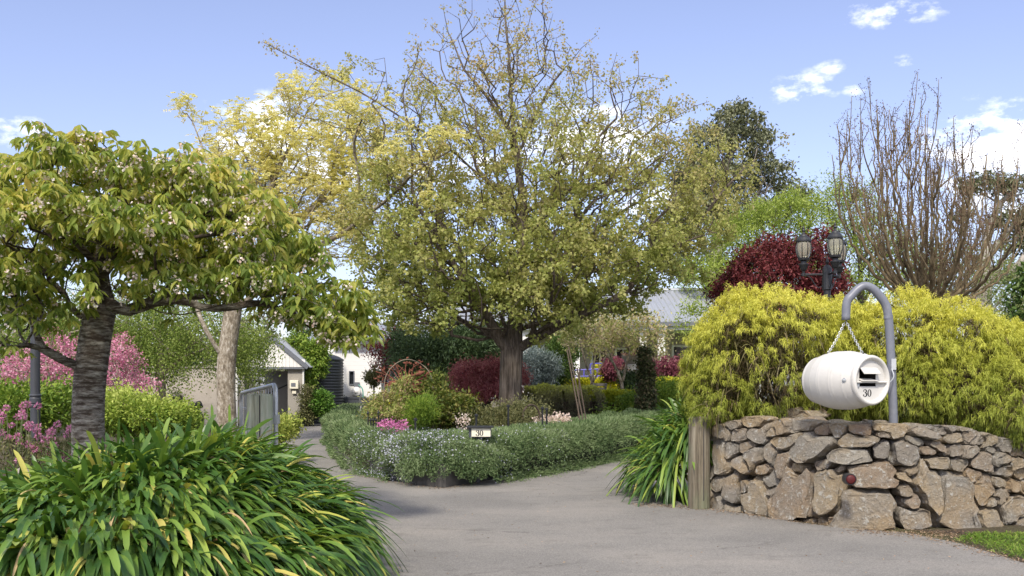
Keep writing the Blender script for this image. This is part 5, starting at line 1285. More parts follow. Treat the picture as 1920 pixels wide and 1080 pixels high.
# clipped hedges
def clipped(label, path, w_, h_, mat, n_, z0=.02, L_=.06, group=None, name='clipped_hedge'):
    t_ = thing(name, label, 'hedge', (*path[0], 0), group)
    g_, hp_ = hedge_geo(path, w_, h_, n_, L_, .5, .4, z0, .02, T_KITE, .12)
    obj('foliage', g_, mat, t_); obj('inner_growth', inner_hedge(path, w_*.6, h_*.72, z0+.04), M_SOIL, t_)
def pp2(px, d): return ((px-960)/FPX*d, d)
clipped('dark olive box hedge with light clipped top right of the big tree trunk', [pp2(992, 21.8), pp2(1040, 22), pp2(1080, 22.3), pp2(1098, 23.0)], 1.0, zat(728, 22)-GB*0, leafmat('box hedge', [(.10, .10, .07), (.18, .17, .10), (.30, .30, .12), (.58, .60, .12), (.72, .72, .12)], .2, 2, .3, zr=(.95, 1.45, .62)), 17000)
clipped('golden clipped hedge behind the box hedge, nearer the blue rails', [pp2(1062, 31), pp2(1130, 30.4), pp2(1178, 29.5)], 1.0, zat(712, 30)+.0, M_YELL, 9000, .02, .08)
clipped('golden topped clipped hedge in front of the grey bench', [pp2(1108, 24.6), pp2(1160, 24.2), pp2(1200, 24)], .8, zat(735, 24.4), M_YG, 9000, .02)
clipped('golden clipped hedge right of the ivy column', [pp2(1225, 28.5), pp2(1290, 27.5), pp2(1340, 27)], 1.2, zat(714, 28), leafmat('tall clipped hedge', [(.06, .10, .015), (.14, .2, .03), (.28, .34, .04), (.62, .56, .04)], .25, 2, .25, zr=(.9, 1.5, .6)), 9000, .02, .08)
clipped('narrow yellow hedge left of the big tree trunk', [pp2(720, 24.5), pp2(800, 24.5), pp2(905, 25)], .8, zat(744, 24.6), M_YELL, 9000, .02, .07)

# ivy column, fountain, bench, blue rails
shrub('ivy_column', 'narrow dark ivy covered column beside the tiered planter', 'climber', [B(1211, 745, 21.6, 16, 32, .2), B(1210, 700, 21.6, 15, 40, .18), B(1209, 668, 21.6, 13, 18, .16)], leafmat('ivy', [(.015, .022, .01), (.035, .05, .018), (.08, .10, .035), (.16, .13, .07), (.03, .02, .015)], .1, 5, .3), 7000, .06, .7, 200, .04, 0, .2, base=base(1210, 21.6), twig=M_TWIG)
M_STONEW = plain('pale cast stone', (.42, .41, .36), .85, var=.2, scale=8, dirt=(.22, .22, .17, .5))
fd_ = 26.0; fc = np.array([hx(1188, fd_), fd_, 0]); t_ = thing('tiered_planter', 'tiered pale stone bowl planter left of the ivy column', 'planter', tuple(fc))
z1_, z2_ = zat(712, fd_), zat(683, fd_)
obj('pedestal', lathe([(.28, .0), (.28, .1), (.14, .2), (.12, z1_-.1), (.18, z1_)], fc, k=24), M_STONEW, t_, smooth=False)
obj('lower_bowl', lathe([(.1, z1_), (.30, z1_+.07), (.42, z1_+.2), (.44, z1_+.24), (.40, z1_+.24), (.1, z1_+.18)], fc, k=32), M_STONEW, t_, smooth=True)
obj('upper_column', lathe([(.17, z1_+.18), (.17, z2_)], fc, k=20), M_WHITE, t_, smooth=True)
obj('upper_bowl', lathe([(.12, z2_), (.22, z2_+.04), (.30, z2_+.18), (.32, z2_+.22), (.28, z2_+.22), (.05, z2_+.18)], fc, k=32), M_STONEW, t_, smooth=True)
obj('flowers', leaves(np.concatenate([fc+[0, 0, z2_+.24]+R.normal(size=(260, 3))*[.13, .13, .04], fc+[-.15, 0, z1_+.26]+R.normal(size=(160, 3))*[.15, .1, .05]]), randdir(420)+[0, 0, .5], .06, .05), leafmat('planter flowers', [(.10, .16, .04), (.6, .3, .22), (.7, .45, .36), (.3, .3, .08)], .2, 6, .2), t_)
shrub('shrub', 'low dark shrub at the foot of the tiered planter', 'shrub', [B(1180, 716, 25.5, 22, 16, .4)], M_DARKG, 1500, .08, .4, 60, .08, .3, base=(hx(1180, 25.5), 25.5, .02))
M_BLUEP = plain('violet blue painted steel', (.10, .09, .42), .4, var=.1)
t_ = thing('blue_rail_seat', 'blue tubular metal garden seat frame behind the golden hedge', 'garden seat', tuple(G(1110, 33)))
bd_ = 33.0
fr = [tube(curve([P(1075, 694, bd_), P(1120, 692, bd_), P(1168, 690, bd_)], 8), .022, 6), tube(curve([P(1108, 700, bd_+1), P(1107, 686, bd_+1), P(1112, 682, bd_+1), P(1150, 681, bd_+1), P(1185, 681, bd_+1)], 20), .02, 6), tube([P(1070, 706, bd_), P(1168, 704, bd_)], .02, 6)]
for px in (1075, 1095, 1120, 1145, 1168): q = P(px, 693, bd_); fr.append(tube([[q[0], q[1], 0], q], .022, 6))
fr.append(tube([P(1108, 700, bd_), P(1108, 700, bd_+1)], .02, 6)); fr.append(tube([P(1120, 693, bd_), P(1120, 693, bd_+1)], .02, 6)); obj('frame', merge(fr), M_BLUEP, t_)

gb_ = 26.5; t_ = thing('garden_bench', 'grey slatted garden bench between the golden hedges', 'bench', tuple(G(1128, gb_)))
x0_, x1_ = hx(1110, gb_), hx(1142, gb_)
zs = zat(741, gb_)
for i_ in range(4): obj('slat', box(x0_, x1_+.0, gb_+i_*.13, gb_+i_*.13+.10, zs, zs+.03), M_GREYP if i_ == 1 else M_CONC, t_)
for i_ in range(2): obj('back_slat', box(x0_, x1_, gb_+.56, gb_+.59, zs+.12+i_*.12, zs+.20+i_*.12), M_CONC, t_)
for x_ in (x0_+.03, x1_-.06):
    for y_ in (gb_+.02, gb_+.52): obj('leg', box(x_, x_+.05, y_, y_+.05, 0, zs if y_ < gb_+.3 else zs+.31), M_GREYP, t_)

# red and purple maples, spruce, evergreens
tree('red_maple', 'low dome shaped red japanese maple left of the big tree trunk', 'tree', base(914, 22.5), [[base(914, 22.5), P(914, 752, 22.5), P(912, 735, 22.5)]],
     [B(900, 705, 22.3, 55, 26, .7), B(872, 720, 22.3, 36, 24, .5), B(940, 700, 22.4, 42, 28, .6), B(968, 715, 22.6, 24, 34, .5), B(925, 728, 22.0, 45, 18, .5)], 260, .09, .006, M_BARK_DARK, M_REDM, 17000, .07, .075, .26, tipq=.8, shell=.8, down=.5, seg=.12)
tree('purple_maple', 'small round purple maple left of the tiered planter', 'tree', tuple(G(1152, 29.5)), [[G(1152, 29.5), P(1152, 712, 29.5)]], [B(1153, 692, 29.5, 24, 20, .4)], 90, .05, .006, M_BARK_DARK, M_PURP, 4200, .07, .10, .3, tipq=.8, shell=.8, down=.4, seg=.12)
tree('purple_maple', 'wide purple maple in front of the verandah, right of the ivy column', 'tree', tuple(G(1255, 30)), [[G(1255, 30), P(1255, 714, 30)]], [B(1255, 694, 30, 42, 20, .6), B(1290, 698, 30, 24, 16, .5), B(1240, 690, 30, 18, 18, .4)], 130, .06, .006, M_BARK_DARK, M_PURP, 7500, .08, .11, .3, tipq=.8, shell=.8, down=.4, seg=.12)
shrub('blue_spruce', 'silvery blue spruce bush right of the big tree trunk', 'conifer', [B(1005, 700, 27, 34, 30, .6), B(1000, 675, 27, 24, 24, .5), B(1030, 690, 27, 22, 20, .4)], M_BLUE, 9000, .10, .22, 170, .09, .1, base=tuple(G(1005, 27, .02)), twig=M_TWIG)
shrub('evergreen_shrub', 'large dark evergreen shrub behind the red maple', 'shrub', [B(790, 668, 27.5, 50, 42, 1.1), B(850, 660, 27.5, 55, 44, 1.1), B(905, 655, 27.8, 40, 36, 1.0), B(760, 650, 28, 30, 36, .8), B(830, 700, 27.2, 50, 30, 1.0)], M_DARKG, 26000, .12, .3, 380, .16, .1, .2, base=tuple(G(825, 27.5, .02)), twig=M_TWIG)
shrub('mounded_shrub', 'pale green mounded shrub behind the iron tree sculpture', 'shrub', [B(808, 722, 24.6, 38, 22, .6), B(770, 735, 24.6, 26, 20, .5), B(845, 735, 24.8, 26, 18, .5)], leafmat('pale mound foliage', [(.07, .11, .02), (.15, .20, .04), (.26, .30, .08), (.34, .36, .12)], .25, 2, .3), 8500, .07, .35, 190, .08, .2, .1, base=tuple(G(808, 24.6, .02)))
shrub('shrub', 'leafy green shrub between the blue spruce and the timber tripod', 'shrub', [B(1050, 695, 28.5, 24, 26, .5), B(1055, 660, 29, 26, 26, .6)], M_MIDG, 6500, .10, .4, 140, .1, .2, base=tuple(G(1050, 28.5, .02)), twig=M_TWIG)
shrub('shrub', 'round golden shrub behind the blue seat rails', 'shrub', [B(1135, 705, 35, 18, 20, .5)], M_YELL, 2600, .10, .4, 60, .08, .2, base=tuple(G(1135, 35, .02)))
# loose small fruit tree in front of the verandah
M_PEACH = leafmat('pale spring leaves', [(.30, .36, .11), (.46, .50, .18), (.60, .58, .27), (.64, .50, .36), (.66, .58, .38)], .35, 2, .3)
tree('fruit_tree', 'thin fruit tree with pale new leaves in front of the verandah', 'tree', tuple(G(1165, 25)), [[G(1165, 25), P(1168, 715, 25), P(1175, 680, 25), P(1185, 640, 25)], [P(1168, 715, 25), P(1150, 680, 25), P(1130, 640, 25)], [P(1175, 690, 25), P(1200, 660, 25), P(1228, 620, 25)]],
     [B(1120, 625, 25, 65, 42, .9), B(1190, 620, 25, 55, 48, .9), B(1085, 600, 25.5, 40, 34, .7), B(1235, 640, 25, 24, 36, .5)], 340, .045, .005, M_BARK_GREY, M_PEACH, 4600, .09, .085, .6, tipq=.7, shell=.2)
tree('fruit_tree', 'bare stemmed young tree with several crossing stems behind the tripod', 'tree', tuple(G(1112, 27)), [[G(1112, 27), P(1110, 700, 27), P(1120, 640, 27)], [P(1112, 715, 27), P(1095, 670, 27), P(1080, 620, 27)], [P(1112, 710, 27), P(1140, 660, 27), P(1155, 620, 27)]],
     [B(1110, 620, 27, 60, 40, .8)], 150, .05, .006, M_BARK_GREY, M_PEACH, 1500, .1, .09, .5, tipq=.7, shell=.2)
tree('plum_tree', 'thin dark leafed plum tree against the white weatherboard wall', 'tree', tuple(G(722, 29)), [[G(722, 29), P(722, 720, 29), P(724, 660, 29)]],
     [B(732, 655, 29, 24, 46, .6), B(712, 690, 29, 18, 26, .5), B(748, 635, 29, 18, 30, .5), B(695, 650, 29, 18, 16, .3)], 260, .05, .005, M_BARK_DARK, M_PLUM, 3000, .09, .085, .5, tipq=.8, shell=.2)
tree('standard_shrub', 'small ball topped standard shrub on a thin stem before the weatherboards', 'shrub', tuple(G(701, 27.5)), [[G(701, 27.5), P(701, 720, 27.5)]], [B(700, 707, 27.5, 15, 14, .25)], 60, .02, .005, M_BARK_DARK, M_OLIVE, 900, .05, .09, .45, tipq=.8, shell=.6, seg=.12)

# ---------------------------------------------------------------- plants near the left buildings
shrub('round_bush', 'round bright green bush in front of the water tank', 'shrub', [B(603, 757, 33.2, 22, 22, .5)], leafmat('citrus foliage', [(.03, .08, .012), (.07, .16, .02), (.14, .27, .04), (.24, .36, .08)], .2, 3, .3), 4200, .10, .45, 120, .06, .2, base=tuple(G(603, 33.2, .006)), twig=M_TWIG)
shrub('climbing_vine', 'leafy climber spilling down the right side of the entry shelter', 'climber', [B(585, 660, 34.4, 28, 20, .5), B(592, 682, 34.2, 20, 22, .4), B(560, 640, 34.6, 22, 16, .4), B(577, 700, 33.7, 12, 26, .3)], M_BRIGHT, 6500, .11, .5, 200, .1, .1, .3, base=tuple(G(578, 34.0, .006)), twig=M_TWIG)
shrub('climbing_vine', 'dark sprawling vine at the foot of the taupe pillar', 'climber', [B(575, 755, 32.9, 12, 36, .25), B(570, 782, 32.8, 14, 12, .25)], M_OLIVE, 2200, .09, .45, 90, .08, .1, .3, base=tuple(G(575, 32.9, .006)), twig=M_TWIG)
shrub('shrub', 'small dark shrub between the slate blue tub and the dark tall tub', 'shrub', [B(643, 765, 36.4, 9, 16, .2)], M_DARKG, 900, .1, .4, 40, .06, .2, base=tuple(G(643, 36.4, .006)))
shrub('shrub', 'low golden variegated shrub beside the drive behind the squat gate post', 'shrub', [B(540, 800, 17.5, 24, 18, .4), B(520, 812, 16.5, 26, 18, .4)], M_YG if False else leafmat('variegated foliage', [(.12, .18, .03), (.3, .35, .06), (.5, .5, .14)], .25, 3, .3), 3800, .06, .5, 130, .06, .3, base=tuple(G(535, 17, 0)))
shrub('variegated_shrub', 'yellow green mounded shrub between the cherry trunk and the pale tree', 'shrub', [B(240, 775, 15.0, 55, 36, .8), B(300, 783, 15.0, 50, 30, .7), B(345, 785, 15.2, 26, 26, .5), B(215, 755, 15.3, 30, 22, .5)], leafmat('lime foliage', [(.06, .12, .02), (.16, .26, .04), (.34, .42, .07), (.55, .58, .18)], .3, 3, .3, zr=(.5, 1.25, .4)), 15000, .06, .5, 330, .07, .3, base=tuple(G(275, 15, 0)), twig=M_TWIG)
shrub('lime_shrub', 'lime green shrub at the left edge behind the dark lamp post', 'shrub', [B(30, 770, 13.0, 60, 45, .7), B(100, 765, 13.5, 40, 40, .6), B(-60, 760, 13, 50, 55, .7)], M_BRIGHT, 14000, .06, .5, 300, .07, .3, base=tuple(G(30, 13, 0)), twig=M_TWIG)
# pink globe flowers (three clumps)
rr3 = np.random.default_rng(4)
for ci_, (pxs, lab) in enumerate([((-60, 40), 'pink globe flower clump at the left edge of the photo'), ((40, 90), 'pink globe flower clump around the foot of the dark lamp post'), ((90, 132), 'pink globe flower clump against the left side of the cherry trunk')]):
    t_ = thing('globe_flower_plant', lab, 'flowers', tuple(G(sum(pxs)/2, 10.4, .02)), 'pink globe flower clumps')
    st, hd2 = [], []
    for _ in range(24):
        px = rr3.uniform(*pxs); py = rr3.uniform(790, 865) if rr3.random() < .85 else rr3.uniform(755, 790); d_ = rr3.uniform(10.1, 10.9)
        if px > 104 and d_ < 10.2: continue
        e_ = P(px, py, d_); b_ = np.array([e_[0]+rr3.normal()*.08, e_[1]+rr3.normal()*.06, .02]); st.append(tube(curve([b_, (b_+e_)/2+[rr3.normal()*.03, 0, 0], e_], 6), .005, 4))
        u = unit(rr3.normal(size=(46, 3))); hd2.append(leaves(e_+u*.018, u, .022+.012*rr3.random(46), .018, T_KITE, 1.5))
    obj('stems', merge(st), leafmat('flower stems '+str(ci_), [(.10, .14, .05), (.2, .22, .1)], 0), t_)
    obj('flower_heads', merge(hd2), M_PINK2 if 'M_PINK2' in globals() else leafmat('globe flowers '+str(ci_), [(.48, .15, .30), (.62, .27, .44), (.72, .44, .56)], .25, 3, .2), t_)
    q = np.array([P(rr3.uniform(*pxs), rr3.uniform(825, 890), rr3.uniform(10, 10.9)) for _ in range(500)])
    obj('leaves', leaves(q, randdir(500)+[0, 0, .4], .06, .02, T_KITE), M_SILV if ci_ == 3 else M_OLIVE, t_)
# pale stones by the flowers
for px, w_, lab in [(40, .14, 'pale rounded garden rock under the pink flowers, left one'), (62, .11, 'smaller pale garden rock under the pink flowers')]:
    poly = np.stack([np.cos(np.linspace(0, 2*np.pi, 7)[:-1])*w_, np.sin(np.linspace(0, 2*np.pi, 7)[:-1])*w_*.55+w_*.5], 1)
    s_, z_, dp = stone_geo(poly, w_*.8, 0, rr3); c_ = G(px, 9.9, .40)
    obj('garden_rock', (np.stack([c_[0]+s_, c_[1]-dp, c_[2]+z_], 1)-c_*0, ICO[1]), M_CONC, label=lab, cat='rock', smooth=True)
# ---------------------------------------------------------------- the big tree
td = 20.0
tb = G(957, td, GB)
lm = [[tb, P(957, 735, td), P(958, 690, td), P(958, 662, td), P(965, 620, td), P(975, 540, td), P(980, 460, td), P(982, 400, td), P(975, 330, td), P(965, 260, td), P(958, 160, td), P(950, 60, td), P(945, -30, td)],
      [P(958, 668, td), P(935, 638, td-.1), P(918, 600, td-.2), P(890, 550, td-.4), P(850, 500, td-.5), P(790, 460, td-.6), P(725, 440, td-.5)],
      [P(958, 668, td), P(992, 642, td-.1), P(1030, 618, td-.2), P(1085, 592, td-.3), P(1130, 572, td-.4), P(1180, 548, td-.4), P(1195, 520, td-.4), P(1235, 475, td-.3), P(1290, 450, td-.3), P(1330, 395, td-.2)],
      [P(982, 400, td), P(1030, 372, td), P(1075, 350, td+.1), P(1130, 345, td+.2), P(1175, 318, td+.2), P(1185, 270, td+.2), P(1240, 230, td+.3), P(1300, 200, td+.3)],
      [P(978, 420, td), P(935, 350, td), P(900, 332, td), P(850, 328, td), P(790, 345, td), P(740, 320, td)],
      [P(970, 560, td), P(1040, 500, td+.6), P(1110, 440, td+1.0), P(1160, 400, td+1.2), P(1250, 350, td+1.3), P(1360, 330, td+1.2)],
      [P(972, 300, td), P(1000, 220, td-.3), P(1040, 150, td-.4), P(1090, 90, td-.4), P(1120, 65, td-.4)],
      [P(965, 260, td), P(920, 190, td+.2), P(870, 130, td+.3), P(840, 60, td+.3), P(830, 10, td+.3)],
      [P(900, 332, td), P(860, 290, td-.5), P(800, 250, td-.6), P(740, 210, td-.6), P(690, 180, td-.6), P(640, 155, td-.6), P(590, 130, td-.6), P(545, 105, td-.6), P(492, 78, td-.6)],
      [P(740, 320, td), P(700, 280, td), P(650, 240, td), P(560, 215, td-.2), P(520, 180, td-.2)],
      [P(935, 600, td), P(880, 560, td+.8), P(800, 540, td+1.3), P(720, 520, td+1.4)],
      [P(975, 520, td), P(990, 440, td-1.0), P(1030, 400, td-1.7), P(1080, 380, td-2.2)],
      [P(975, 560, td), P(930, 500, td-1.2), P(880, 460, td-2.0)],
      [P(980, 460, td), P(960, 400, td+1.2), P(930, 330, td+2.0), P(900, 280, td+2.3)],
      [P(1300, 200, td+.3), P(1330, 190, td+.3)], [P(1360, 330, td+1.2), P(1420, 300, td+1.2), P(1470, 268, td+1.2)]]
big = [B(950, 60, td, 115, 95, 1.2), B(880, 170, td, 150, 95, 1.8), B(1040, 180, td, 160, 100, 1.9), B(1190, 250, td, 120, 95, 1.6), B(780, 230, td, 110, 95, 1.5), B(960, 320, td, 240, 110, 2.7),
       B(1260, 330, td, 110, 110, 1.6), B(1370, 330, td+.8, 60, 75, .9), B(760, 400, td, 110, 100, 2.0), B(1160, 420, td, 170, 110, 2.4), B(900, 470, td, 210, 110, 3.0), B(1060, 520, td, 160, 90, 2.6), B(780, 530, td, 120, 85, 2.2), B(930, 580, td, 200, 55, 2.4),
       B(1230, 480, td, 90, 70, 1.4), B(1150, 560, td, 80, 40, 1.3), B(700, 150, td-.5, 50, 45, .7), B(700, 470, td+.4, 50, 70, 1.2), B(1320, 420, td, 60, 60, 1.0)]
t_ = thing('big_maple_tree', 'tall wide spreading tree with furrowed trunk in the centre of the bed', 'tree', tuple(tb))
T = blobs(big, 4600, .12)
ex = [P(px, py, td-.6) for px, py in [(505, 82), (520, 95), (545, 100), (560, 118), (590, 118), (605, 138), (640, 140), (655, 110), (690, 120), (530, 170), (500, 225), (545, 205), (600, 225)]]
ex = np.array(ex); T = np.concatenate([T, ex])
A, par = skeleton(lm, T, .32, .27, .16)
r = radii(A, par, .225, .0068, .3)
# lighten the top: radii from the pipe model; keep the forked stem stout
obj('trunk', skin(A, par, r, 0, 18), M_BARK_MAPLE, t_, smooth=True)
tp = A[tips(A, par, r, .55)]
pxs = tp[:, 0]/tp[:, 1]*FPX+960; pys = HOR-(tp[:, 2]-EYE)/tp[:, 1]*FPX
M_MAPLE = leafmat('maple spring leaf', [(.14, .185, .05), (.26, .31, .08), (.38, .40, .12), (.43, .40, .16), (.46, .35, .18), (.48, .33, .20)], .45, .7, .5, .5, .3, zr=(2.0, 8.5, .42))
# leaves are denser low in the crown, sparse and small at the top
wgt_ = np.clip((tp[:, 2]-3.2)/4.5, 0, 1); pr_ = (1.1-.74*wgt_); pr_ /= pr_.sum()
ncl = 10500
cc = tp[R.choice(len(tp), ncl, p=pr_)]+R.normal(size=(ncl, 3))*.07
k = 9; p_ = np.repeat(cc, k, 0)+R.normal(size=(ncl*k, 3))*.05
d_ = randdir(len(p_)); d_[:, 2] -= .45
xp = np.repeat(ex[:, :], 26, 0)+R.normal(size=(len(ex)*26, 3))*.07; p_ = np.concatenate([p_, xp]); d_ = np.concatenate([d_, randdir(len(xp))])
L_ = .068*(.55+.75*R.random(len(p_)))*(1.15-.35*np.clip((p_[:, 2]-4)/4, 0, 1))
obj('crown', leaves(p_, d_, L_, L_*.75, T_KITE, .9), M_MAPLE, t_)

# ---------------------------------------------------------------- golden locust tree
yd = 22.5
M_LOC = leafmat('golden locust leaf', [(.42, .42, .10), (.62, .59, .21), (.76, .70, .30), (.80, .74, .38), (.76, .58, .34)], .4, 1.0, .35, .5, .2)
lm = [[G(424, yd), P(424, 740, yd), P(424, 680, yd), P(428, 640, yd), P(436, 590, yd), P(450, 520, yd), P(465, 440, yd), P(500, 370, yd), P(520, 320, yd), P(560, 240, yd), P(590, 180, yd)],
      [P(424, 672, yd), P(405, 650, yd-.2), P(385, 620, yd-.3), P(372, 590, yd-.3), P(360, 540, yd-.2), P(380, 440, yd), P(400, 330, yd), P(370, 250, yd), P(350, 205, yd)],
      [P(450, 520, yd), P(520, 440, yd), P(600, 380, yd), P(680, 320, yd), P(740, 260, yd), P(700, 200, yd)],
      [P(436, 590, yd), P(530, 500, yd-.6), P(640, 440, yd-.8), P(720, 380, 19.8), P(780, 320, 18.8), P(850, 280, 17.9)],
      [P(500, 370, yd), P(470, 310, yd), P(440, 260, yd), P(450, 220, yd)], [P(520, 320, yd), P(540, 220, yd+.3), P(545, 180, yd+.3)], [P(600, 380, yd), P(640, 300, yd+.4), P(640, 200, yd+.4)]]
bl = [B(348, 200, yd, 26, 26, .4), B(400, 240, yd, 34, 40, .5), B(455, 235, yd, 40, 45, .6), B(520, 250, yd, 50, 60, .8), B(545, 165, yd, 34, 28, .5), B(620, 190, yd, 60, 55, .9), B(690, 205, 19.5, 55, 55, .8), B(580, 290, yd, 90, 60, 1.3), B(680, 300, yd, 75, 60, 1.2),
      B(450, 320, yd, 80, 50, 1.2), B(540, 370, yd, 120, 50, 1.5), B(650, 390, yd, 70, 50, 1.1), B(755, 290, 18.6, 50, 50, .7), B(835, 262, 17.9, 50, 28, .5), B(600, 440, yd-.3, 100, 45, 1.2), B(390, 290, yd, 40, 40, .6), B(815, 372, 17.8, 26, 14, .3), B(430, 430, yd, 70, 50, 1.0)]
t_, A, par, r, ids = tree('golden_locust_tree', 'golden leafed locust tree with mottled pale trunk left of the big tree', 'tree', tuple(G(424, yd)), lm, bl, 1500, .215, .006, M_BARK_GREY, M_LOC, 0, .1, .1, .5, bf=.4, seg=.25, shell=.25)
tp = A[tips(A, par, r, .42)]; nf = 7600
f0 = tp[R.integers(0, len(tp), nf)]+R.normal(size=(nf, 3))*.07
fdir = unit(randdir(nf)*[1, 1, .5]+[0, 0, .25]); kk = 12; q = np.linspace(.1, 1, kk)
Lf = .17*(.6+.7*R.random(nf)); p_ = (f0[:, None]+fdir[:, None]*(Lf[:, None]*q)[..., None]); p_[..., 2] -= (Lf[:, None]*q**2*.35)
sd2 = unit(np.cross(fdir, [0, 0, 1.]+R.normal(size=(nf, 3))*.3)); sg_ = np.where(np.arange(kk) % 2, 1, -1)
d_ = (sd2[:, None]*sg_[None, :, None]+fdir[:, None]*.4).reshape(-1, 3); p_ = p_.reshape(-1, 3)
obj('crown', leaves(p_, d_, .052*(.7+.6*R.random(len(p_))), .030, T_KITE, 1.2), M_LOC, t_)

# ---------------------------------------------------------------- bare vase shaped tree on the right
bd2 = 22.0; b0 = G(1740, bd2); t_ = thing('bare_vase_tree', 'leafless vase shaped tree of many upright brown stems on the right', 'tree', tuple(b0))
rr4 = np.random.default_rng(21); segs_, buds = [], []
fork = P(1740, 585, bd2); segs_.append(tube([b0, P(1741, 640, bd2), fork], [.16, .14, .12], 10))
topc_ = [(1570, 235), (1590, 225), (1645, 200), (1668, 205), (1705, 190), (1735, 215), (1700, 270), (1760, 260), (1790, 275), (1825, 270), (1850, 290), (1880, 290), (1905, 310), (1915, 370), (1560, 290), (1610, 250), (1640, 280), (1780, 300), (1870, 340), (1905, 450), (1750, 320), (1680, 240), (1725, 250), (1810, 330)]
def top_y(px): return np.interp(px, [1560, 1650, 1705, 1740, 1800, 1860, 1915], [250, 195, 185, 225, 265, 285, 320])
for k, (tx, ty) in enumerate(topc_):
    e_ = P(tx, ty, bd2+rr4.normal()*1.3); side_ = (tx-1740)/1.0
    st_ = fork+rr4.normal(size=3)*[.12, .12, .1]
    m1 = P(1740+side_*.52, 585-(585-ty)*.22, bd2+(e_[1]-bd2)*.5); m2 = P(1740+side_*.9, 585-(585-ty)*.58, bd2+(e_[1]-bd2)*.85)
    cv = curve([fork, m1, m2, e_], 30); cv[1:-1] += rr4.normal(size=(len(cv)-2, 3))*.02
    segs_.append(tube(cv, np.linspace(.052, .009, len(cv)), 6))
    buds.append(cv[-7:])
    for j in range(7):
        i_ = rr4.integers(5, len(cv)-5); s0 = cv[i_]; ln_ = (.5+1.3*rr4.random())*(1.25-.5*i_/len(cv)); sdv = rr4.normal(size=3)*[.55, .5, 0]+unit(cv[i_]-cv[i_-2])*[.7, .7, .4]
        e2 = s0+sdv*ln_*.42+np.array([0, 0, ln_]); 
        c2 = curve([s0, s0+sdv*ln_*.32+[0, 0, ln_*.35], e2], 12); segs_.append(tube(c2, np.linspace(.017, .006, len(c2)), 4)); buds.append(c2[-5:])
        for _ in range(3):
            i3 = rr4.integers(2, len(c2)-2); l3 = .3+.5*rr4.random(); s3 = c2[i3]; c3 = curve([s3, s3+[rr4.normal()*.08, rr4.normal()*.08, l3*.5], s3+[rr4.normal()*.12, rr4.normal()*.12, l3]], 6)
            segs_.append(tube(c3, np.linspace(.009, .005, len(c3)), 3)); buds.append(c3[-4:])
obj('branches', merge(segs_), barkmat('brown upright stems', (.07, .055, .03), (.17, .13, .075), (.28, .22, .13), (1, 1, .3), 9, .01, (.16, .17, .07, .4)), t_, smooth=True)
bp = np.concatenate(buds); bp = np.repeat(bp, 4, 0)+rr4.normal(size=(len(bp)*4, 3))*[.035, .035, .03]
obj('seed_heads', leaves(bp, randdir(len(bp))+[0, 0, .5], .045, .02, T_KITE, 1.5), leafmat('dry seed heads', [(.06, .035, .025), (.14, .08, .055), (.22, .13, .09)], .1), t_)

# ---------------------------------------------------------------- background trees
M_EUC = leafmat('eucalyptus foliage', [(.08, .09, .055), (.15, .165, .09), (.22, .23, .13), (.30, .30, .18)], .15, .35, .5)
M_LIME = leafmat('fresh lime spring foliage', [(.14, .20, .03), (.25, .33, .06), (.38, .45, .10), (.50, .54, .18)], .4, .5, .35)
M_SPR = leafmat('loose light green foliage', [(.12, .16, .05), (.22, .27, .09), (.33, .37, .15)], .35, .7, .35)
M_CRIM = leafmat('crimson plum foliage', [(.05, .014, .018), (.11, .026, .03), (.20, .045, .05), (.30, .09, .085)], .3, .8, .35)
def gum(label, px, d, trunk, lobes, n_leaf, name='gum_tree', leafL=.26):
    tree(name, label, 'tree', tuple(G(px, d)), trunk, lobes, 620, .5, .02, barkmat('pale gum bark '+label[:8], (.13, .11, .09), (.30, .27, .23), (.42, .39, .34), (1, 1, .2), 3, .02), M_EUC, n_leaf, .24, leafL, .5, bf=.4, seg=.9, tipq=.45, shell=.55, down=.5)
ed = 60.0
gum('tall dark gum tree rising behind the right side of the big tree', 1345, ed, [[G(1345, ed), P(1345, 600, ed), P(1340, 450, ed), P(1360, 330, ed), P(1370, 250, ed)], [P(1342, 480, ed), P(1400, 400, ed), P(1440, 330, ed)], [P(1342, 500, ed), P(1300, 430, ed)]],
    [B(1375, 235, ed, 48, 36, 2.2), B(1420, 275, ed, 34, 38, 1.8), B(1335, 270, ed, 44, 36, 2), B(1440, 330, ed, 45, 30, 2.2), B(1360, 340, ed, 60, 34, 2.5), B(1470, 370, ed, 44, 22, 2), B(1300, 400, ed, 55, 40, 2.5), B(1400, 400, ed, 60, 30, 2.5), B(1280, 470, ed, 50, 55, 2.5), B(1300, 330, ed, 40, 40, 2)], 20000)
gum('distant gum tree at the right edge behind the bare stems', 1840, 58, [[G(1840, 58), P(1842, 560, 58), P(1850, 450, 58), P(1870, 380, 58)], [P(1845, 500, 58), P(1885, 440, 58), P(1920, 400, 58)], [P(1850, 450, 58), P(1830, 390, 58)]],
    [B(1850, 345, 58, 52, 10, 1.6), B(1915, 350, 58, 40, 14, 1.6), B(1895, 410, 58, 36, 14, 1.4), B(1905, 460, 58, 30, 16, 1.4), B(1890, 510, 58, 30, 14, 1.3), B(1810, 400, 58, 26, 10, 1), B(1960, 430, 58, 50, 50, 2)], 7500)
ld = 40.0
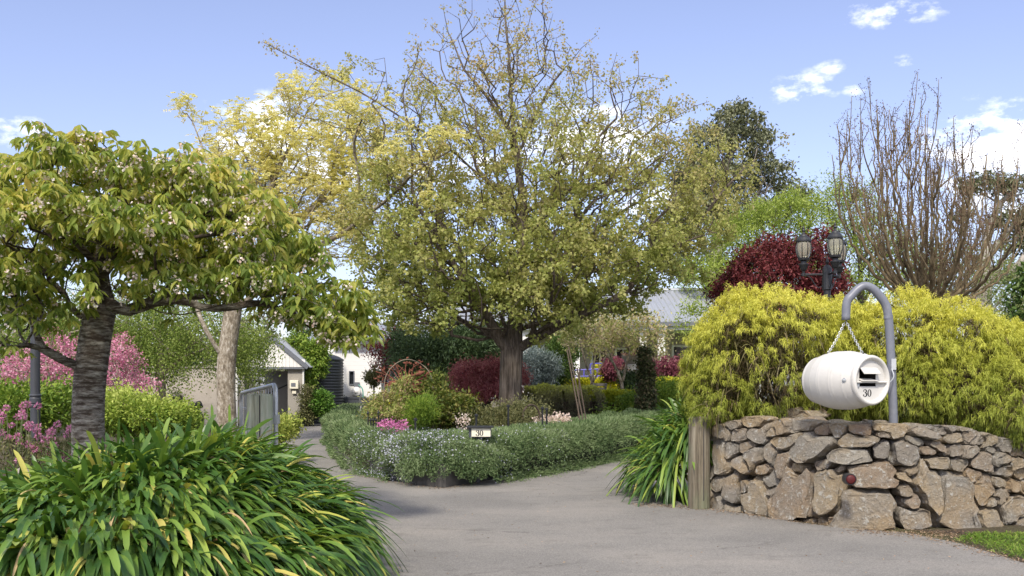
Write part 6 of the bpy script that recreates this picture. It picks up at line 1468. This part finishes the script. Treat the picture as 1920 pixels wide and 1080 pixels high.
tree('lime_tree', 'fresh lime green tree behind the crimson plum', 'tree', tuple(G(1430, ld)), [[G(1430, ld), P(1430, 600, ld), P(1440, 500, ld)], [P(1432, 560, ld), P(1380, 480, ld)], [P(1432, 560, ld), P(1500, 460, ld)]],
     [B(1440, 430, ld, 80, 55, 1.8), B(1380, 450, ld, 60, 50, 1.5), B(1500, 420, ld, 60, 60, 1.5), B(1330, 530, ld, 55, 60, 1.5), B(1430, 520, ld, 110, 60, 2), B(1310, 600, ld-6, 40, 40, 1)], 620, .2, .012, M_BARK_DARK, M_LIME, 34000, .17, .10, .5, bf=.4, seg=.5, tipq=.6, shell=.4)
tree('lime_tree', 'taller airy light green tree between the lamp post and the bare stems', 'tree', tuple(G(1620, 36)), [[G(1620, 36), P(1620, 600, 36), P(1610, 480, 36), P(1590, 380, 36)], [P(1618, 560, 36), P(1560, 440, 36), P(1550, 360, 36)], [P(1618, 560, 36), P(1680, 480, 36)], [P(1612, 500, 36), P(1640, 420, 36)]],
     [B(1560, 380, 36, 45, 55, 1.2), B(1605, 400, 36, 55, 60, 1.4), B(1650, 460, 36, 60, 70, 1.5), B(1590, 490, 36, 80, 60, 1.6), B(1700, 500, 36, 60, 60, 1.5), B(1640, 560, 36, 90, 50, 1.5)], 750, .16, .01, M_BARK_DARK, M_LIME, 17000, .16, .095, .5, bf=.35, seg=.5, tipq=.6, shell=.25)
tree('spring_tree', 'thin pale green tree behind the right end of the golden cypress', 'tree', tuple(G(1820, 34)), [[G(1820, 34), P(1820, 600, 34), P(1825, 520, 34)]],
     [B(1830, 560, 34, 80, 50, 1.6), B(1900, 560, 34, 50, 50, 1.5), B(1780, 520, 34, 60, 60, 1.4), B(1850, 500, 34, 50, 40, 1.2)], 420, .12, .008, M_BARK_GREY, M_SPR, 9000, .15, .09, .5, bf=.4, seg=.4, tipq=.6, shell=.2)
pd2 = 21.0
tree('crimson_plum_tree', 'dense dark crimson plum tree behind the lamp post', 'tree', tuple(G(1460, pd2)), [[G(1460, pd2), P(1460, 640, pd2), P(1460, 560, pd2)]],
     [B(1430, 520, pd2, 75, 50, 1.0), B(1500, 510, pd2, 75, 48, 1.0), B(1380, 545, pd2, 50, 40, .8), B(1545, 545, pd2, 50, 38, .8), B(1460, 480, pd2, 60, 30, .8), B(1460, 580, pd2, 120, 50, 1.2), B(1540, 470, pd2, 24, 30, .3), B(1415, 475, pd2, 20, 26, .3)], 480, .12, .006, M_BARK_DARK, M_CRIM, 24000, .10, .085, .5, bf=.4, seg=.22, tipq=.7, shell=.5)
tree('leafy_shrub_tree', 'glossy mid green leafy bush at the far right edge', 'shrub', tuple(G(1935, 13.2, .02)), [[G(1935, 13.2, .02), P(1935, 650, 13.2)]], [B(1925, 560, 13.2, 30, 40, .4), B(1940, 620, 13.2, 40, 60, .5), B(1960, 530, 13.2, 40, 50, .5)], 140, .05, .006, M_BARK_DARK, M_MIDG, 1700, .06, .10, .45, seg=.15, tipq=.7, shell=.5, down=.2)
# left background
M_BIRCH = leafmat('birch foliage', [(.09, .14, .025), (.17, .24, .045), (.27, .34, .08), (.38, .42, .14)], .4, .8, .35)
def weeping(label, bl, px, d, n_, g='birch trees beyond the left garden'):
    t_ = thing('weeping_birch', label, 'tree', tuple(G(px, d)), g)
    T = blobs(bl, 380, .3); A, par = skeleton([[G(px, d), P(px, 650, d), P(px+4, 560, d)]], T, .4, .4, .15); r = radii(A, par, .14, .008)
    obj('trunk', skin(A, par, r), M_BARK_GREY, t_, smooth=True)
    tp = A[tips(A, par, r, .5)]; s_ = tp[R.integers(0, len(tp), n_)]+R.normal(size=(n_, 3))*.15
    kk = 9; L_ = .5+.8*R.random(n_); q = np.linspace(0, 1, kk); p_ = s_[:, None]+np.stack([R.normal(size=n_)[:, None]*.06*q, R.normal(size=n_)[:, None]*.06*q, -L_[:, None]*q], -1)
    p_ = p_.reshape(-1, 3)+R.normal(size=(n_*kk, 3))*.025
    obj('crown', leaves(p_, randdir(len(p_))+[0, 0, -.9], .07, .045, T_KITE, .9), M_BIRCH, t_)
weeping('weeping birch draping over the beige garden wall', [B(250, 570, 29, 80, 40, 1.5), B(350, 560, 29, 70, 40, 1.4), B(310, 640, 28, 70, 45, 1.5), B(380, 620, 28.5, 60, 45, 1.2), B(250, 640, 28, 50, 50, 1.2), B(460, 615, 29, 50, 40, 1.0), B(440, 640, 30, 60, 35, 1)], 300, 28.5, 3300)
weeping('pale birch foliage left of the cherry trunk', [B(60, 620, 26, 110, 60, 1.8), B(170, 600, 27, 90, 60, 1.6), B(-60, 600, 26, 80, 80, 1.6)], 60, 26, 2600)
# pink crab apples
def crab(label, px, d, bl, n_):
    tree('pink_blossom_tree', label, 'tree', tuple(G(px, d)), [[G(px, d), P(px, 765, d), P(px+3, 740, d)]], bl, 420, .06, .005, M_BARK_GREY, M_PINK, n_, .045, .036, .7, bf=.35, seg=.14, tipq=.65, shell=.2, group='pink blossom trees on the left', crown_name='blossom', roll=1.2)
crab('pink blossom tree between the lamp post and the cherry trunk', 95, 16.0, [B(60, 690, 16, 50, 40, .7), B(110, 680, 16, 40, 60, .7), B(120, 740, 16, 36, 40, .6), B(30, 710, 16, 34, 30, .5)], 5200)
crab('pink blossom tree showing just right of the cherry trunk', 215, 17.0, [B(215, 700, 17, 40, 44, .7), B(262, 722, 17, 34, 16, .5), B(225, 660, 17, 30, 30, .5)], 4500)
# tree line far behind everything
def woods(name, label, x0, x1, y0, h0, h1, n_, mat, seed):
    q = np.random.default_rng(seed); cs_ = []
    m_ = int((x1-x0)/3.2)
    for i_ in range(m_):
        x = x0+(x1-x0)*(i_+.5)/m_+q.normal(); hh = q.uniform(h0, h1); y = y0+q.normal()*4
        for _ in range(5): cs_.append(((x+q.normal()*1.3, y+q.normal(), hh*q.uniform(.3, .85)), (1.9, 1.9, hh*.24)))
    p_ = blobs(cs_, n_, .6); p_ = p_[p_[:, 2] > .1]
    return obj(name, leaves(p_, randdir(len(p_))+[0, 0, -.2], .42, .24, T_KITE), mat, label=label, cat='woodland', kind='stuff')
woods('far_trees', 'dark line of trees far behind the houses', -75, 90, 78, 4.0, 6.5, 60000, M_EUC, 3)
woods('garden_trees', 'band of mixed green shrubs and trees behind the garden beds', -34, -16, 44, 3.2, 5.0, 16000, M_MIDG, 5)
woods('roadside_trees', 'band of green trees behind the right side hedge', 16, 52, 46, 3.6, 5.6, 26000, M_SPR, 6)
for px, d_, h_, lab in ((572, 56, 4.6, 'small dark conifer beyond the weatherboard house roof'),):
    shrub('conifer_tree', lab, 'tree', [B(572, 625, d_, 10, 14, .5), B(570, 660, d_, 18, 30, .8)], M_DARKG, 3000, .22, .3, 80, .15, .1, base=tuple(G(572, d_)))
